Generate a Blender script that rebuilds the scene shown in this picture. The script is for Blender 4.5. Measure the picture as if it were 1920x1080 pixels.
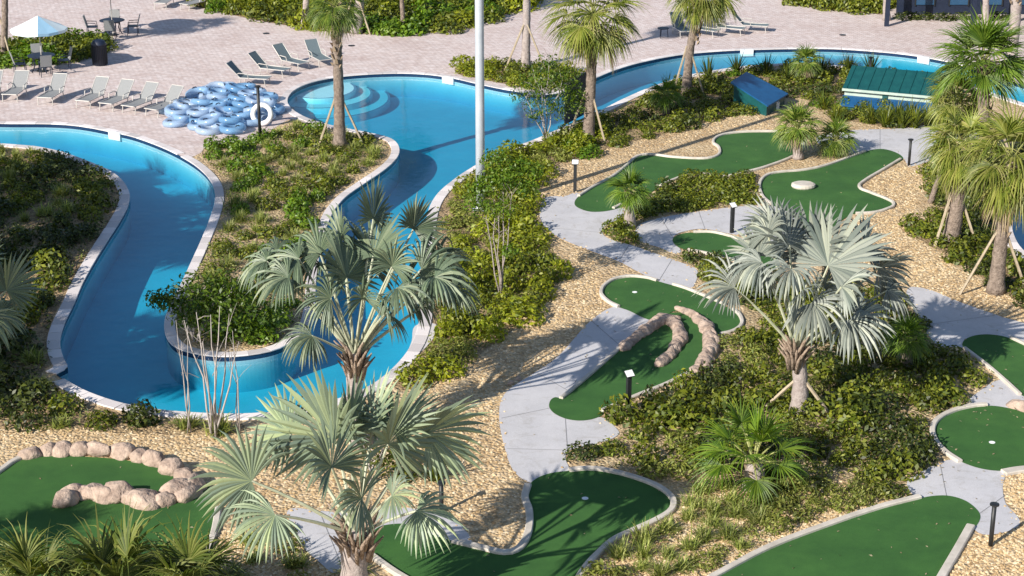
import bpy, bmesh, math, random
import numpy as np
from mathutils import Vector, Matrix, noise
from mathutils.geometry import delaunay_2d_cdt

R = math.radians
random.seed(7); rng = np.random.default_rng(7)
for o in list(bpy.data.objects): bpy.data.objects.remove(o)
SC = bpy.context.scene
COL = SC.collection

# ---------------------------------------------------------------- camera, sky, sun, exposure
CAM_H, PITCH, FPX = 18.3, R(20), 3400.0
cam = bpy.data.cameras.new('camera'); cam.lens = 36 * FPX / 1920; cam.sensor_width = 36
cam.clip_start = 0.5; cam.clip_end = 3000
camo = bpy.data.objects.new('camera', cam); COL.objects.link(camo)
camo.location = (0, 0, CAM_H); camo.rotation_euler = (R(90) - PITCH, 0, 0)
SC.camera = camo
SUN_AZ, SUN_EL = R(43), R(29)          # azimuth the shadows run towards, from +Y to +X
w = bpy.data.worlds.new('World'); SC.world = w; w.use_nodes = True
nt = w.node_tree; nt.nodes.clear()
sky = nt.nodes.new('ShaderNodeTexSky'); sky.sky_type = 'NISHITA'; sky.sun_disc = False
sky.sun_elevation = SUN_EL; sky.sun_rotation = SUN_AZ + math.pi
sky.air_density = 1.0; sky.dust_density = 0.6; sky.ozone_density = 1.5
bg = nt.nodes.new('ShaderNodeBackground'); bg.inputs[1].default_value = 0.09
wo = nt.nodes.new('ShaderNodeOutputWorld')
nt.links.new(sky.outputs[0], bg.inputs[0]); nt.links.new(bg.outputs[0], wo.inputs[0])
sl = bpy.data.lights.new('sun', 'SUN'); sl.energy = 5.0; sl.angle = R(0.5); sl.color = (1, .93, .82)
so = bpy.data.objects.new('sun', sl); COL.objects.link(so)
sdir = Vector((math.sin(SUN_AZ) * math.cos(SUN_EL), math.cos(SUN_AZ) * math.cos(SUN_EL), -math.sin(SUN_EL)))
so.rotation_euler = sdir.to_track_quat('-Z', 'Y').to_euler()
vs = SC.view_settings; vs.view_transform = 'Standard'; vs.look = 'None'; vs.exposure = 0.58; vs.gamma = 1
vs.use_curve_mapping = False
SC.cycles.max_bounces = 8; SC.cycles.transparent_max_bounces = 16

# ---------------------------------------------------------------- placing helpers
cp, sp = math.cos(PITCH), math.sin(PITCH)
def ray(px, py):
    u = (px - 960) / FPX; v = (py - 540) / FPX
    return Vector((u, cp - v * sp, -sp - v * cp))
def G(px, py, z=0.0):
    d = ray(px, py); t = (z - CAM_H) / d.z
    return Vector((d.x * t, d.y * t, z))
def PY(px, py, Y):
    d = ray(px, py); t = Y / d.y
    return Vector((d.x * t, Y, CAM_H + d.z * t))
def smooth(pts, closed=True, sub=6):
    """Hermite curve through the points; a third element marks a sharp corner"""
    n = len(pts); P = [np.array(p[:2], float) for p in pts]; C = [len(p) > 2 for p in pts]
    T = []
    for i in range(n):
        a = P[(i - 1) % n] if closed or i > 0 else P[i]
        b = P[(i + 1) % n] if closed or i < n - 1 else P[i]
        t = b - a; l = np.linalg.norm(t); T.append(t / l if l > 0 else t)
    out = []
    for i in range(n if closed else n - 1):
        a, b = P[i], P[(i + 1) % n]; L = np.linalg.norm(b - a)
        ta = T[i] * L if not C[i] else (b - a); tb = T[(i + 1) % n] * L if not C[(i + 1) % n] else (b - a)
        for k in range(sub):
            t = k / sub; t2, t3 = t * t, t * t * t
            out.append(tuple((2*t3-3*t2+1)*a + (t3-2*t2+t)*ta + (-2*t3+3*t2)*b + (t3-t2)*tb))
    if not closed: out.append(tuple(P[-1]))
    return out
def W2(pts, closed=True, sub=6):
    return [tuple(G(x, y).xy) for x, y in smooth(pts, closed, sub)]
def inside(poly, x, y):
    """vectorised point in polygon; x, y arrays"""
    x = np.asarray(x, float); y = np.asarray(y, float); c = np.zeros(x.shape, bool)
    p = np.array(poly); q = np.roll(p, -1, axis=0)
    for (x1, y1), (x2, y2) in zip(p, q):
        if y1 == y2: continue
        m = ((y1 > y) != (y2 > y)) & (x < (x2 - x1) * (y - y1) / (y2 - y1) + x1); c ^= m
    return c
def resample(line, step):
    L = [0]
    for a, b in zip(line, line[1:]): L.append(L[-1] + math.dist(a, b))
    n = max(1, round(L[-1] / step)); out = []; j = 0
    for k in range(n + 1):
        s = L[-1] * k / n
        while j < len(L) - 2 and L[j + 1] < s: j += 1
        f = (s - L[j]) / max(1e-9, L[j + 1] - L[j])
        a, b = line[j], line[j + 1]; out.append((a[0] + (b[0]-a[0])*f, a[1] + (b[1]-a[1])*f))
    return out
def offset(line, d, closed=False):
    """shift a polyline to its left by d"""
    n = len(line); out = []
    for i in range(n):
        a = line[(i-1) % n] if closed or i > 0 else line[i]
        b = line[(i+1) % n] if closed or i < n-1 else line[i]
        t = Vector((b[0]-a[0], b[1]-a[1]))
        if t.length < 1e-9: t = Vector((1, 0))
        t.normalize(); out.append((line[i][0] - t.y * d, line[i][1] + t.x * d))
    return out

# ---------------------------------------------------------------- mesh helpers
def tag(o, label=None, cat=None, group=None, kind=None):
    if label: o['label'] = label
    if cat: o['category'] = cat
    if group: o['group'] = group
    if kind: o['kind'] = kind
    return o
def link(name, me, mats, parent=None, smoothed=False):
    if not isinstance(mats, (list, tuple)): mats = [mats]
    if not me.materials:
        for m in mats: me.materials.append(m)
    if smoothed: me.polygons.foreach_set('use_smooth', [True] * len(me.polygons))
    o = bpy.data.objects.new(name, me); COL.objects.link(o)
    if parent: o.parent = parent
    return o
def empty(name, loc=(0, 0, 0), rz=0):
    o = bpy.data.objects.new(name, None); COL.objects.link(o); o.location = loc
    o.rotation_euler = (0, 0, rz); o.empty_display_size = .2; return o
class MB:
    def __init__(s): s.v = []; s.f = []; s.m = []
    def add(s, vs_, fs, mi=0):
        o = len(s.v); s.v += [tuple(v) for v in vs_]; s.f += [tuple(i + o for i in f) for f in fs]; s.m += [mi] * len(fs)
    def box(s, a, b, M=None, mi=0, bev=0):
        x0, y0, z0 = a; x1, y1, z1 = b
        if bev:
            e = min(bev, (x1-x0)/2.1, (y1-y0)/2.1, (z1-z0)/2.1)
            v = []
            for z, k in ((z0, e), (z0+e, 0), (z1-e, 0), (z1, e)):
                v += [(x0+k, y0+k, z), (x1-k, y0+k, z), (x1-k, y1-k, z), (x0+k, y1-k, z)]
            f = [(3, 2, 1, 0), (12, 13, 14, 15)]
            for r in range(3):
                for k in range(4): f.append((r*4+k, r*4+(k+1) % 4, r*4+4+(k+1) % 4, r*4+4+k))
        else:
            v = [(x0,y0,z0),(x1,y0,z0),(x1,y1,z0),(x0,y1,z0),(x0,y0,z1),(x1,y0,z1),(x1,y1,z1),(x0,y1,z1)]
            f = [(3,2,1,0),(4,5,6,7),(0,1,5,4),(1,2,6,5),(2,3,7,6),(3,0,4,7)]
        if M is not None: v = [M @ Vector(p) for p in v]
        s.add(v, f, mi)
    def tube(s, pts, rad, n=8, mi=0, cap=True):
        pts = [Vector(p) for p in pts]
        if not hasattr(rad, '__len__'): rad = [rad] * len(pts)
        base = len(s.v); prev = None
        for i, p in enumerate(pts):
            t = (pts[min(i+1, len(pts)-1)] - pts[max(i-1, 0)]).normalized()
            if prev is None:
                a = t.cross(Vector((0, 0, 1)) if abs(t.z) < .9 else Vector((1, 0, 0))).normalized()
            else:
                a = (prev - t * prev.dot(t)).normalized()
            prev = a; b = t.cross(a)
            for k in range(n):
                q = p + (a * math.cos(2*math.pi*k/n) + b * math.sin(2*math.pi*k/n)) * rad[i]
                s.v.append(tuple(q))
        for i in range(len(pts) - 1):
            for k in range(n):
                s.f.append((base+i*n+k, base+i*n+(k+1) % n, base+(i+1)*n+(k+1) % n, base+(i+1)*n+k)); s.m.append(mi)
        if cap:
            s.f.append(tuple(base + k for k in reversed(range(n)))); s.m.append(mi)
            s.f.append(tuple(base + (len(pts)-1)*n + k for k in range(n))); s.m.append(mi)
    def lathe(s, prof, n=16, c=(0, 0, 0), mi=0):
        base = len(s.v)
        for r, z in prof:
            for k in range(n):
                a = 2*math.pi*k/n; s.v.append((c[0]+r*math.cos(a), c[1]+r*math.sin(a), c[2]+z))
        for i in range(len(prof)-1):
            for k in range(n):
                s.f.append((base+i*n+k, base+i*n+(k+1) % n, base+(i+1)*n+(k+1) % n, base+(i+1)*n+k)); s.m.append(mi)
        s.f.append(tuple(base+k for k in reversed(range(n)))); s.m.append(mi)
        s.f.append(tuple(base+(len(prof)-1)*n+k for k in range(n))); s.m.append(mi)
    def mesh(s, name='m'):
        me = bpy.data.meshes.new(name); me.from_pydata(s.v, [], s.f)
        if any(s.m): me.polygons.foreach_set('material_index', s.m)
        me.update(); return me
    def build(s, name, mats, parent=None, smoothed=False):
        return link(name, s.mesh(name), mats, parent, smoothed)
def np_mesh(name, V, F):
    """V (n,3), F (m,k) arrays -> mesh"""
    me = bpy.data.meshes.new(name); k = F.shape[1]
    me.vertices.add(len(V)); me.vertices.foreach_set('co', V.astype(np.float32).ravel())
    me.loops.add(F.size); me.loops.foreach_set('vertex_index', F.astype(np.int32).ravel())
    me.polygons.add(len(F)); me.polygons.foreach_set('loop_start', np.arange(0, F.size, k, dtype=np.int32))
    me.polygons.foreach_set('loop_total', np.full(len(F), k, dtype=np.int32))
    me.update(calc_edges=True); return me
def region(name, outers, z, m, holes=(), parent=None, kind=None):
    """flat sheet: union of the outer polygons minus the holes"""
    V = []; E = []
    for poly in list(outers) + list(holes):
        b = len(V); n = len(poly); V += [Vector(p) for p in poly]; E += [(b+i, b+(i+1) % n) for i in range(n)]
    vo, eo, fo = delaunay_2d_cdt(V, E, [], 0, 1e-5)[:3]
    c = np.array([[sum(vo[i][k] for i in f) / len(f) for k in (0, 1)] for f in fo])
    keep = np.zeros(len(fo), bool)
    for p in outers: keep |= inside(p, c[:, 0], c[:, 1])
    for p in holes: keep &= ~inside(p, c[:, 0], c[:, 1])
    fs = []
    for f, k in zip(fo, keep):
        if not k: continue
        a, b_, c_ = [Vector(vo[i]) for i in f[:3]]
        fs.append(tuple(f) if (b_-a).cross(c_-a) > 0 else tuple(reversed(f)))
    me = bpy.data.meshes.new(name); me.from_pydata([(v[0], v[1], z) for v in vo], [], fs); me.update()
    o = link(name, me, m, parent)
    if kind: o['kind'] = kind
    return o
def strip(mb, line, w0, w1, z0, z1, mi=0, closed=False):
    """a raised band between offsets w0 and w1 (left of the line), rounded top edges"""
    e = min(.02, (z1 - z0) * .3)
    A = offset(line, w0, closed); A2 = offset(line, w0 + e*(1 if w1 > w0 else -1), closed)
    B2 = offset(line, w1 - e*(1 if w1 > w0 else -1), closed); B = offset(line, w1, closed)
    n = len(line); b = len(mb.v)
    for i in range(n):
        mb.v += [(*A[i], z0), (*A[i], z1-e), (*A2[i], z1), (*B2[i], z1), (*B[i], z1-e), (*B[i], z0)]
    for i in range(n if closed else n-1):
        j = (i+1) % n
        for k in range(5):
            mb.f.append((b+i*6+k, b+j*6+k, b+j*6+k+1, b+i*6+k+1)); mb.m.append(mi)
    if not closed:
        mb.f.append(tuple(b+k for k in range(6))); mb.m.append(mi)
        mb.f.append(tuple(b+(n-1)*6+k for k in reversed(range(6)))); mb.m.append(mi)

# ---------------------------------------------------------------- materials
def nodes(name):
    m = bpy.data.materials.new(name); m.use_nodes = True; t = m.node_tree
    return m, t, t.nodes['Principled BSDF'], t.links.new
def ramp(t, stops, interp='LINEAR'):
    r = t.nodes.new('ShaderNodeValToRGB'); cr = r.color_ramp; cr.interpolation = interp
    while len(cr.elements) < len(stops): cr.elements.new(.5)
    for e, (p, c) in zip(cr.elements, stops): e.position = p; e.color = (*c, 1)
    return r
def pos(t):
    g = t.nodes.new('ShaderNodeNewGeometry'); return g.outputs['Position']
def tex(t, kind, scale, vec=None, **kw):
    n = t.nodes.new('ShaderNodeTex' + kind)
    if 'Scale' in n.inputs: n.inputs['Scale'].default_value = scale
    for k, v in kw.items():
        if k in n.inputs: n.inputs[k].default_value = v
        else: setattr(n, k, v)
    if vec is not None: t.links.new(vec, n.inputs['Vector'])
    return n
def mix(t, a, b, f, mode='MIX'):
    n = t.nodes.new('ShaderNodeMix'); n.data_type = 'RGBA'; n.blend_type = mode
    for s, v in ((6, a), (7, b)):
        if isinstance(v, tuple): n.inputs[s].default_value = (*v, 1)
        else: t.links.new(v, n.inputs[s])
    if isinstance(f, float): n.inputs[0].default_value = f
    else: t.links.new(f, n.inputs[0])
    return n.outputs[2]
def bump(t, h, bs, strength=.4, dist=.02):
    b = t.nodes.new('ShaderNodeBump'); b.inputs['Strength'].default_value = strength
    b.inputs['Distance'].default_value = dist; t.links.new(h, b.inputs['Height']); t.links.new(b.outputs[0], bs.inputs['Normal'])
def noisy(name, c1, c2, scale=3, rough=.8, bscale=40, bstr=.3, bdist=.01, metal=0, coat=0, detail=6):
    m, t, bs, L = nodes(name); p = pos(t)
    n = tex(t, 'Noise', scale, p, Detail=detail, Roughness=.65); r = ramp(t, [(.3, c1), (.7, c2)])
    L(n.outputs[0], r.inputs[0]); L(r.outputs[0], bs.inputs['Base Color'])
    bs.inputs['Roughness'].default_value = rough; bs.inputs['Metallic'].default_value = metal
    if coat: bs.inputs['Coat Weight'].default_value = coat
    if bstr:
        n2 = tex(t, 'Noise', bscale, p, Detail=3.0); bump(t, n2.outputs[0], bs, bstr, bdist)
    return m
def leafmat(name, cols, rough=.55, trans=.35, patch=None):
    """colours vary leaf by leaf; thin leaves let light through"""
    m, t, bs, L = nodes(name)
    g = t.nodes.new('ShaderNodeNewGeometry'); r = ramp(t, [(i/max(1, len(cols)-1), c) for i, c in enumerate(cols)])
    L(g.outputs['Random Per Island'], r.inputs[0]); c = r.outputs[0]
    oi = t.nodes.new('ShaderNodeObjectInfo')
    hs = t.nodes.new('ShaderNodeHueSaturation'); mr = t.nodes.new('ShaderNodeMapRange')
    mr.inputs[3].default_value = .75; mr.inputs[4].default_value = 1.25
    L(oi.outputs['Random'], mr.inputs[0]); L(mr.outputs[0], hs.inputs['Value']); L(c, hs.inputs['Color']); c = hs.outputs[0]
    L(c, bs.inputs['Base Color']); bs.inputs['Roughness'].default_value = rough
    tr = t.nodes.new('ShaderNodeBsdfTranslucent'); hs2 = t.nodes.new('ShaderNodeHueSaturation')
    hs2.inputs['Saturation'].default_value = 1.15; hs2.inputs['Value'].default_value = 1.1; hs2.inputs['Hue'].default_value = .49
    L(c, hs2.inputs['Color']); L(hs2.outputs[0], tr.inputs[0])
    ms = t.nodes.new('ShaderNodeMixShader'); ms.inputs[0].default_value = trans
    L(bs.outputs[0], ms.inputs[1]); L(tr.outputs[0], ms.inputs[2])
    L(ms.outputs[0], t.nodes['Material Output'].inputs[0])
    return m
M = {}
# gravel
def gravelmat(name, cols, sc=11):
    m, t, bs, L = nodes(name); p = pos(t)
    v = tex(t, 'Voronoi', sc, p); sx = t.nodes.new('ShaderNodeSeparateColor'); L(v.outputs['Color'], sx.inputs[0])
    r = ramp(t, cols); L(sx.outputs[0], r.inputs[0])
    v2 = tex(t, 'Voronoi', sc*2.3, p); s2 = t.nodes.new('ShaderNodeSeparateColor'); L(v2.outputs['Color'], s2.inputs[0])
    r2 = ramp(t, cols); L(s2.outputs[0], r2.inputs[0]); c = mix(t, r.outputs[0], r2.outputs[0], .45)
    n = tex(t, 'Noise', .5, p, Detail=5.0); rr = ramp(t, [(.35, (.82, .78, .74)), (.65, (1, 1, 1))]); L(n.outputs[0], rr.inputs[0])
    c = mix(t, c, rr.outputs[0], 1.0, 'MULTIPLY'); L(c, bs.inputs['Base Color']); bs.inputs['Roughness'].default_value = .9
    inv = t.nodes.new('ShaderNodeMath'); inv.operation = 'SUBTRACT'; inv.inputs[0].default_value = 1; L(v.outputs['Distance'], inv.inputs[1])
    bump(t, inv.outputs[0], bs, .9, .05); return m
GC = [(.0, (.30, .20, .105)), (.25, (.45, .32, .17)), (.55, (.56, .41, .24)), (.8, (.63, .49, .31)), (1, (.72, .61, .44))]
M['gravel'] = gravelmat('gravel', GC)
M['mulch'] = gravelmat('mulch', [(0, (.12, .08, .045)), (.5, (.30, .21, .115)), (1, (.50, .38, .22))], 13)
M['sandy'] = gravelmat('sandy', [(0, (.20, .13, .065)), (.5, (.42, .31, .17)), (1, (.60, .50, .32))], 13)
M['pebble'] = leafmat('pebble', [(.30, .19, .09), (.50, .35, .18), (.60, .45, .26), (.70, .58, .40)], .85, 0.0)
# pavers
m, t, bs, L = nodes('pavers'); p = pos(t)
mp = t.nodes.new('ShaderNodeMapping'); mp.inputs['Rotation'].default_value = (0, 0, R(28)); L(p, mp.inputs[0])
b = tex(t, 'Brick', 1.0, mp.outputs[0]); b.inputs['Brick Width'].default_value = .3; b.inputs['Row Height'].default_value = .15
b.inputs['Mortar Size'].default_value = .012
b.inputs['Color1'].default_value = (.63, .55, .52, 1); b.inputs['Color2'].default_value = (.72, .68, .67, 1); b.inputs['Mortar'].default_value = (.42, .37, .36, 1)
wn = tex(t, 'Noise', .35, p, Detail=8.0, Roughness=.7); r = ramp(t, [(.3, (.84, .78, .77)), (.5, (.97, .95, .95)), (.7, (1.02, 1, 1))]); L(wn.outputs[0], r.inputs[0])
c = mix(t, b.outputs[0], r.outputs[0], 1.0, 'MULTIPLY')
w2 = tex(t, 'Noise', 3.2, p, Detail=4.0, Roughness=.8); r2 = ramp(t, [(.38, (.80, .74, .73)), (.6, (1.03, 1.0, 1.0))]); L(w2.outputs[0], r2.inputs[0])
c = mix(t, c, r2.outputs[0], 1.0, 'MULTIPLY'); L(c, bs.inputs['Base Color']); bs.inputs['Roughness'].default_value = .85
bump(t, b.outputs['Fac'], bs, .3, -.01); M['pavers'] = m
# concrete
m, t, bs, L = nodes('path_concrete'); p = pos(t)
n = tex(t, 'Noise', .8, p, Detail=9.0, Roughness=.7); r = ramp(t, [(.3, (.46, .455, .48)), (.7, (.57, .56, .585))]); L(n.outputs[0], r.inputs[0])
n2 = tex(t, 'Noise', 60, p, Detail=2.0); r2 = ramp(t, [(.35, (.88, .88, .88)), (.65, (1.05, 1.05, 1.05))]); L(n2.outputs[0], r2.inputs[0])
c = mix(t, r.outputs[0], r2.outputs[0], 1.0, 'MULTIPLY')
n3 = tex(t, 'Noise', 2.2, p, Detail=7.0, Roughness=.75, Distortion=1.0); r3 = ramp(t, [(.32, (.82, .80, .76)), (.48, (1, 1, 1))]); L(n3.outputs[0], r3.inputs[0]); c = mix(t, c, r3.outputs[0], 1.0, 'MULTIPLY')
L(c, bs.inputs['Base Color']); bs.inputs['Roughness'].default_value = .8
bump(t, n2.outputs[0], bs, .15, .005); M['concrete'] = m
M['joint'] = noisy('joint', (.16, .16, .17), (.24, .24, .25), 5)
M['coping'] = leafmat('coping', [(.50, .45, .45), (.62, .57, .57), (.70, .67, .67)], .75, 0.0)
M['kerb'] = noisy('kerb', (.42, .38, .33), (.62, .57, .51), 2.5, .85, 60, .3, .005)
m, t, bs, L = nodes('turf'); p = pos(t)
n = tex(t, 'Noise', 1.1, p, Detail=8.0, Roughness=.65); r = ramp(t, [(.3, (.019, .086, .012)), (.7, (.038, .132, .020))]); L(n.outputs[0], r.inputs[0])
n2 = tex(t, 'Noise', .45, p, Detail=5.0, Distortion=.6); r2 = ramp(t, [(.42, (.86, .92, .88)), (.62, (1.12, 1.04, 1.05))]); L(n2.outputs[0], r2.inputs[0]); c = mix(t, r.outputs[0], r2.outputs[0], 1.0, 'MULTIPLY')
n3 = tex(t, 'Noise', 90, p, Detail=3.0); r3 = ramp(t, [(.35, (.72, .78, .72)), (.65, (1.2, 1.15, 1.2))]); L(n3.outputs[0], r3.inputs[0]); c = mix(t, c, r3.outputs[0], 1.0, 'MULTIPLY')
L(c, bs.inputs['Base Color']); bs.inputs['Roughness'].default_value = .95; bump(t, n3.outputs[0], bs, .5, .008); M['turf'] = m
M['turf_collar'] = noisy('turf_collar', (.022, .075, .012), (.035, .11, .016), 3, .95, 200, .7, .01)
M['plaster'] = noisy('plaster', (.50, .68, .76), (.66, .80, .86), .8, .8, 20, 0)
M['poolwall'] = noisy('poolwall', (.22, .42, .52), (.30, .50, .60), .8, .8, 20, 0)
M['step'] = noisy('step', (.70, .72, .78), (.80, .82, .86), 3, .7, 20, 0)
M['step_nose'] = noisy('step_nose', (.10, .18, .30), (.14, .24, .36), 8, .5, 20, 0)
M['tile'] = noisy('tile', (.006, .022, .06), (.012, .04, .10), 20, .25, 30, 0)
M['rock'] = noisy('rock', (.22, .155, .125), (.54, .42, .34), 3.4, .9, 9, 1.0, .06, detail=8)
M['black'] = noisy('black', (.010, .012, .014), (.02, .022, .026), 8, .5, 50, 0)
M['white'] = noisy('white', (.72, .73, .74), (.82, .83, .84), 5, .5, 30, 0)
M['polegrey'] = noisy('polegrey', (.40, .44, .50), (.50, .54, .60), 2, .45, 30, 0, metal=.15)
M['sling'] = noisy('sling', (.19, .20, .21), (.26, .27, .28), 30, .7, 200, .2, .002)
M['frame'] = noisy('frame', (.40, .38, .36), (.50, .48, .46), 12, .45, 30, 0)
M['slingshade'] = noisy('slingshade', (.10, .14, .16), (.15, .19, .21), 30, .7, 200, .2, .002)  # darker copy of sling, carrying shade on the far loungers in its colour
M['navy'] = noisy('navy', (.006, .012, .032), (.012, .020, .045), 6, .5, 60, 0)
M['umbrella'] = noisy('umbrella', (.60, .72, .78), (.70, .80, .84), 2, .8, 100, 0)
M['umbrellablue'] = noisy('umbrellablue', (.22, .40, .56), (.28, .46, .62), 2, .8, 100, 0)
M['bark'] = noisy('bark', (.10, .075, .06), (.30, .24, .20), 9, .9, 22, .9, .04)
M['barkgrey'] = noisy('barkgrey', (.22, .18, .17), (.40, .35, .33), 7, .9, 18, .8, .03)
M['fibre'] = noisy('fibre', (.15, .10, .07), (.42, .33, .26), 14, .9, 40, .8, .03)
M['boot'] = leafmat('boot', [(.14, .09, .06), (.30, .22, .15), (.45, .36, .26)], .85, 0.0)
M['wood'] = noisy('wood', (.28, .22, .15), (.45, .38, .28), 6, .8, 30, .4, .01)
M['stem'] = noisy('stem', (.26, .23, .22), (.44, .40, .38), 5, .8, 30, .3, .01)
M['teal'] = noisy('teal', (.004, .055, .060), (.008, .085, .085), 4, .45, 30, .1, .01)
M['blue'] = noisy('blue', (.004, .06, .17), (.008, .09, .24), 4, .5, 30, .1, .01)
M['pale'] = noisy('pale', (.30, .40, .36), (.45, .52, .46), 5, .7, 30, .1, .01)
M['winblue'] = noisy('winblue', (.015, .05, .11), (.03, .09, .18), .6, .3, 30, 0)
# foliage
M['bismarck'] = leafmat('bismarck', [(.12, .165, .125), (.25, .31, .18), (.17, .225, .165), (.38, .44, .22)], .5, .08)
M['bismarckdark'] = leafmat('bismarckdark', [(.065, .10, .065), (.13, .175, .10), (.10, .14, .095), (.25, .29, .17)], .5, .08)
M['bismarckgrey'] = leafmat('bismarckgrey', [(.10, .125, .11), (.23, .25, .215), (.16, .185, .165), (.35, .37, .29)], .5, .06)
M['petiole'] = noisy('petiole', (.30, .33, .22), (.46, .47, .36), 5, .6, 30, 0)
M['sabal'] = leafmat('sabal', [(.06, .11, .014), (.11, .18, .022), (.18, .25, .035), (.28, .31, .07)], .5, .3)
M['sabalyellow'] = leafmat('sabalyellow', [(.09, .13, .015), (.18, .22, .03), (.27, .29, .06), (.36, .33, .13)], .5, .35)
M['sabalgreen'] = leafmat('sabalgreen', [(.05, .11, .01), (.11, .20, .02), (.18, .28, .03), (.10, .16, .03)], .5, .35)
M['sabalsplay'] = leafmat('sabalsplay', [(.045, .10, .008), (.09, .17, .012), (.17, .26, .02), (.07, .12, .01)], .5, .35)
M['sabaldusty'] = leafmat('sabaldusty', [(.045, .075, .010), (.11, .15, .02), (.22, .24, .06), (.07, .11, .015)], .6, .3)
M['petgreen'] = noisy('petgreen', (.22, .25, .06), (.38, .38, .16), 5, .6, 30, 0)
M['dryleaf'] = leafmat('dryleaf', [(.26, .19, .11), (.42, .34, .22), (.34, .32, .20)], .8, .25)
M['lf_yellow'] = leafmat('lf_yellow', [(.12, .17, .008), (.24, .29, .012), (.36, .38, .02), (.15, .20, .02)], .5, .35)
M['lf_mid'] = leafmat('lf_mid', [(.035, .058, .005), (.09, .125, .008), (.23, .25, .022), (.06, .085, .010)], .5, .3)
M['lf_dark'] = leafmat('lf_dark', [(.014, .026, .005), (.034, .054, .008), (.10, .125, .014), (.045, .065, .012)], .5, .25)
M['lf_grass'] = leafmat('lf_grass', [(.14, .20, .03), (.28, .33, .06), (.42, .42, .15), (.08, .13, .02)], .6, .3)
M['lf_bright'] = leafmat('lf_bright', [(.06, .14, .008), (.12, .23, .012), (.20, .30, .02), (.09, .16, .02)], .45, .35)
M['lf_fresh'] = leafmat('lf_fresh', [(.03, .075, .005), (.07, .13, .008), (.14, .21, .015), (.05, .10, .01)], .45, .35)
M['lf_olive'] = leafmat('lf_olive', [(.07, .10, .014), (.17, .20, .03), (.30, .31, .07), (.10, .14, .02)], .6, .3)
# water: fresnel reflection over a clear surface, blue from absorption in its volume
m = bpy.data.materials.new('water'); m.use_nodes = True; t = m.node_tree; t.nodes.clear(); L = t.links.new
out = t.nodes.new('ShaderNodeOutputMaterial'); tr = t.nodes.new('ShaderNodeBsdfTransparent'); gl = t.nodes.new('ShaderNodeBsdfGlossy')
gl.inputs['Roughness'].default_value = .06; fr = t.nodes.new('ShaderNodeFresnel'); fr.inputs[0].default_value = 1.33
ms = t.nodes.new('ShaderNodeMixShader'); p = pos(t)
n = tex(t, 'Noise', 3.0, p, Detail=4.0); bm_ = t.nodes.new('ShaderNodeBump'); bm_.inputs['Strength'].default_value = .35; bm_.inputs['Distance'].default_value = .02
L(n.outputs[0], bm_.inputs['Height']); L(bm_.outputs[0], fr.inputs['Normal']); L(bm_.outputs[0], gl.inputs['Normal'])
gb = t.nodes.new('ShaderNodeNewGeometry'); mm = t.nodes.new('ShaderNodeMath'); mm.operation = 'SUBTRACT'; mm.inputs[0].default_value = 1; L(gb.outputs['Backfacing'], mm.inputs[1])
mu = t.nodes.new('ShaderNodeMath'); mu.operation = 'MULTIPLY'; L(fr.outputs[0], mu.inputs[0]); L(mm.outputs[0], mu.inputs[1])   # no mirror on the underside, so the sun reaches the floor
L(mu.outputs[0], ms.inputs[0]); L(tr.outputs[0], ms.inputs[1]); L(gl.outputs[0], ms.inputs[2]); L(ms.outputs[0], out.inputs['Surface'])
va = t.nodes.new('ShaderNodeVolumeAbsorption'); va.inputs['Color'].default_value = (.0, .77, .865, 1); va.inputs['Density'].default_value = .90
L(va.outputs[0], out.inputs['Volume']); M['water'] = m
# clear blue vinyl
m, t, bs, L = nodes('vinyl'); bs.inputs['Base Color'].default_value = (.16, .38, .62, 1); bs.inputs['Roughness'].default_value = .18
g = t.nodes.new('ShaderNodeObjectInfo'); r = ramp(t, [(0, (.15, .33, .56)), (.35, (.24, .43, .66)), (.7, (.36, .50, .70)), (1, (.46, .56, .70))]); L(g.outputs['Random'], r.inputs[0]); L(r.outputs[0], bs.inputs['Base Color'])
tr = t.nodes.new('ShaderNodeBsdfTransparent'); tr.inputs[0].default_value = (.75, .88, 1, 1); ms = t.nodes.new('ShaderNodeMixShader'); ms.inputs[0].default_value = .4
L(bs.outputs[0], ms.inputs[1]); L(tr.outputs[0], ms.inputs[2]); L(ms.outputs[0], t.nodes['Material Output'].inputs[0]); M['vinyl'] = m

# ================================================================ THE GROUND PLAN (traced as seen from the balcony, projected on the ground)
pool_top = [(-160, 226), (0, 232), (100, 233), (150, 237), (200, 246), (250, 257), (300, 275), (340, 294), (375, 317), (398, 343), (405, 370),
            (398, 402), (380, 448), (362, 488), (345, 525), (322, 570), (311, 600), (312, 628), (325, 648), (345, 658), (380, 666), (425, 669), (475, 665),
            (520, 655), (552, 638), (578, 612), (588, 575), (592, 520), (602, 460), (620, 405), (645, 372), (682, 345), (716, 322), (740, 301), (748, 283),
            (740, 266), (718, 256), (690, 250), (655, 243), (615, 235), (575, 222), (550, 208), (538, 192), (545, 175), (570, 160), (610, 149),
            (660, 142), (740, 138), (800, 140), (850, 147), (885, 155), (930, 165), (970, 172), (1010, 178), (1060, 172), (1110, 150), (1150, 133),
            (1200, 118), (1270, 104), (1340, 97), (1400, 94), (1480, 92), (1560, 92), (1640, 97), (1700, 103), (1750, 111), (1800, 122), (1860, 142), (2050, 200, 1)]
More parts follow.
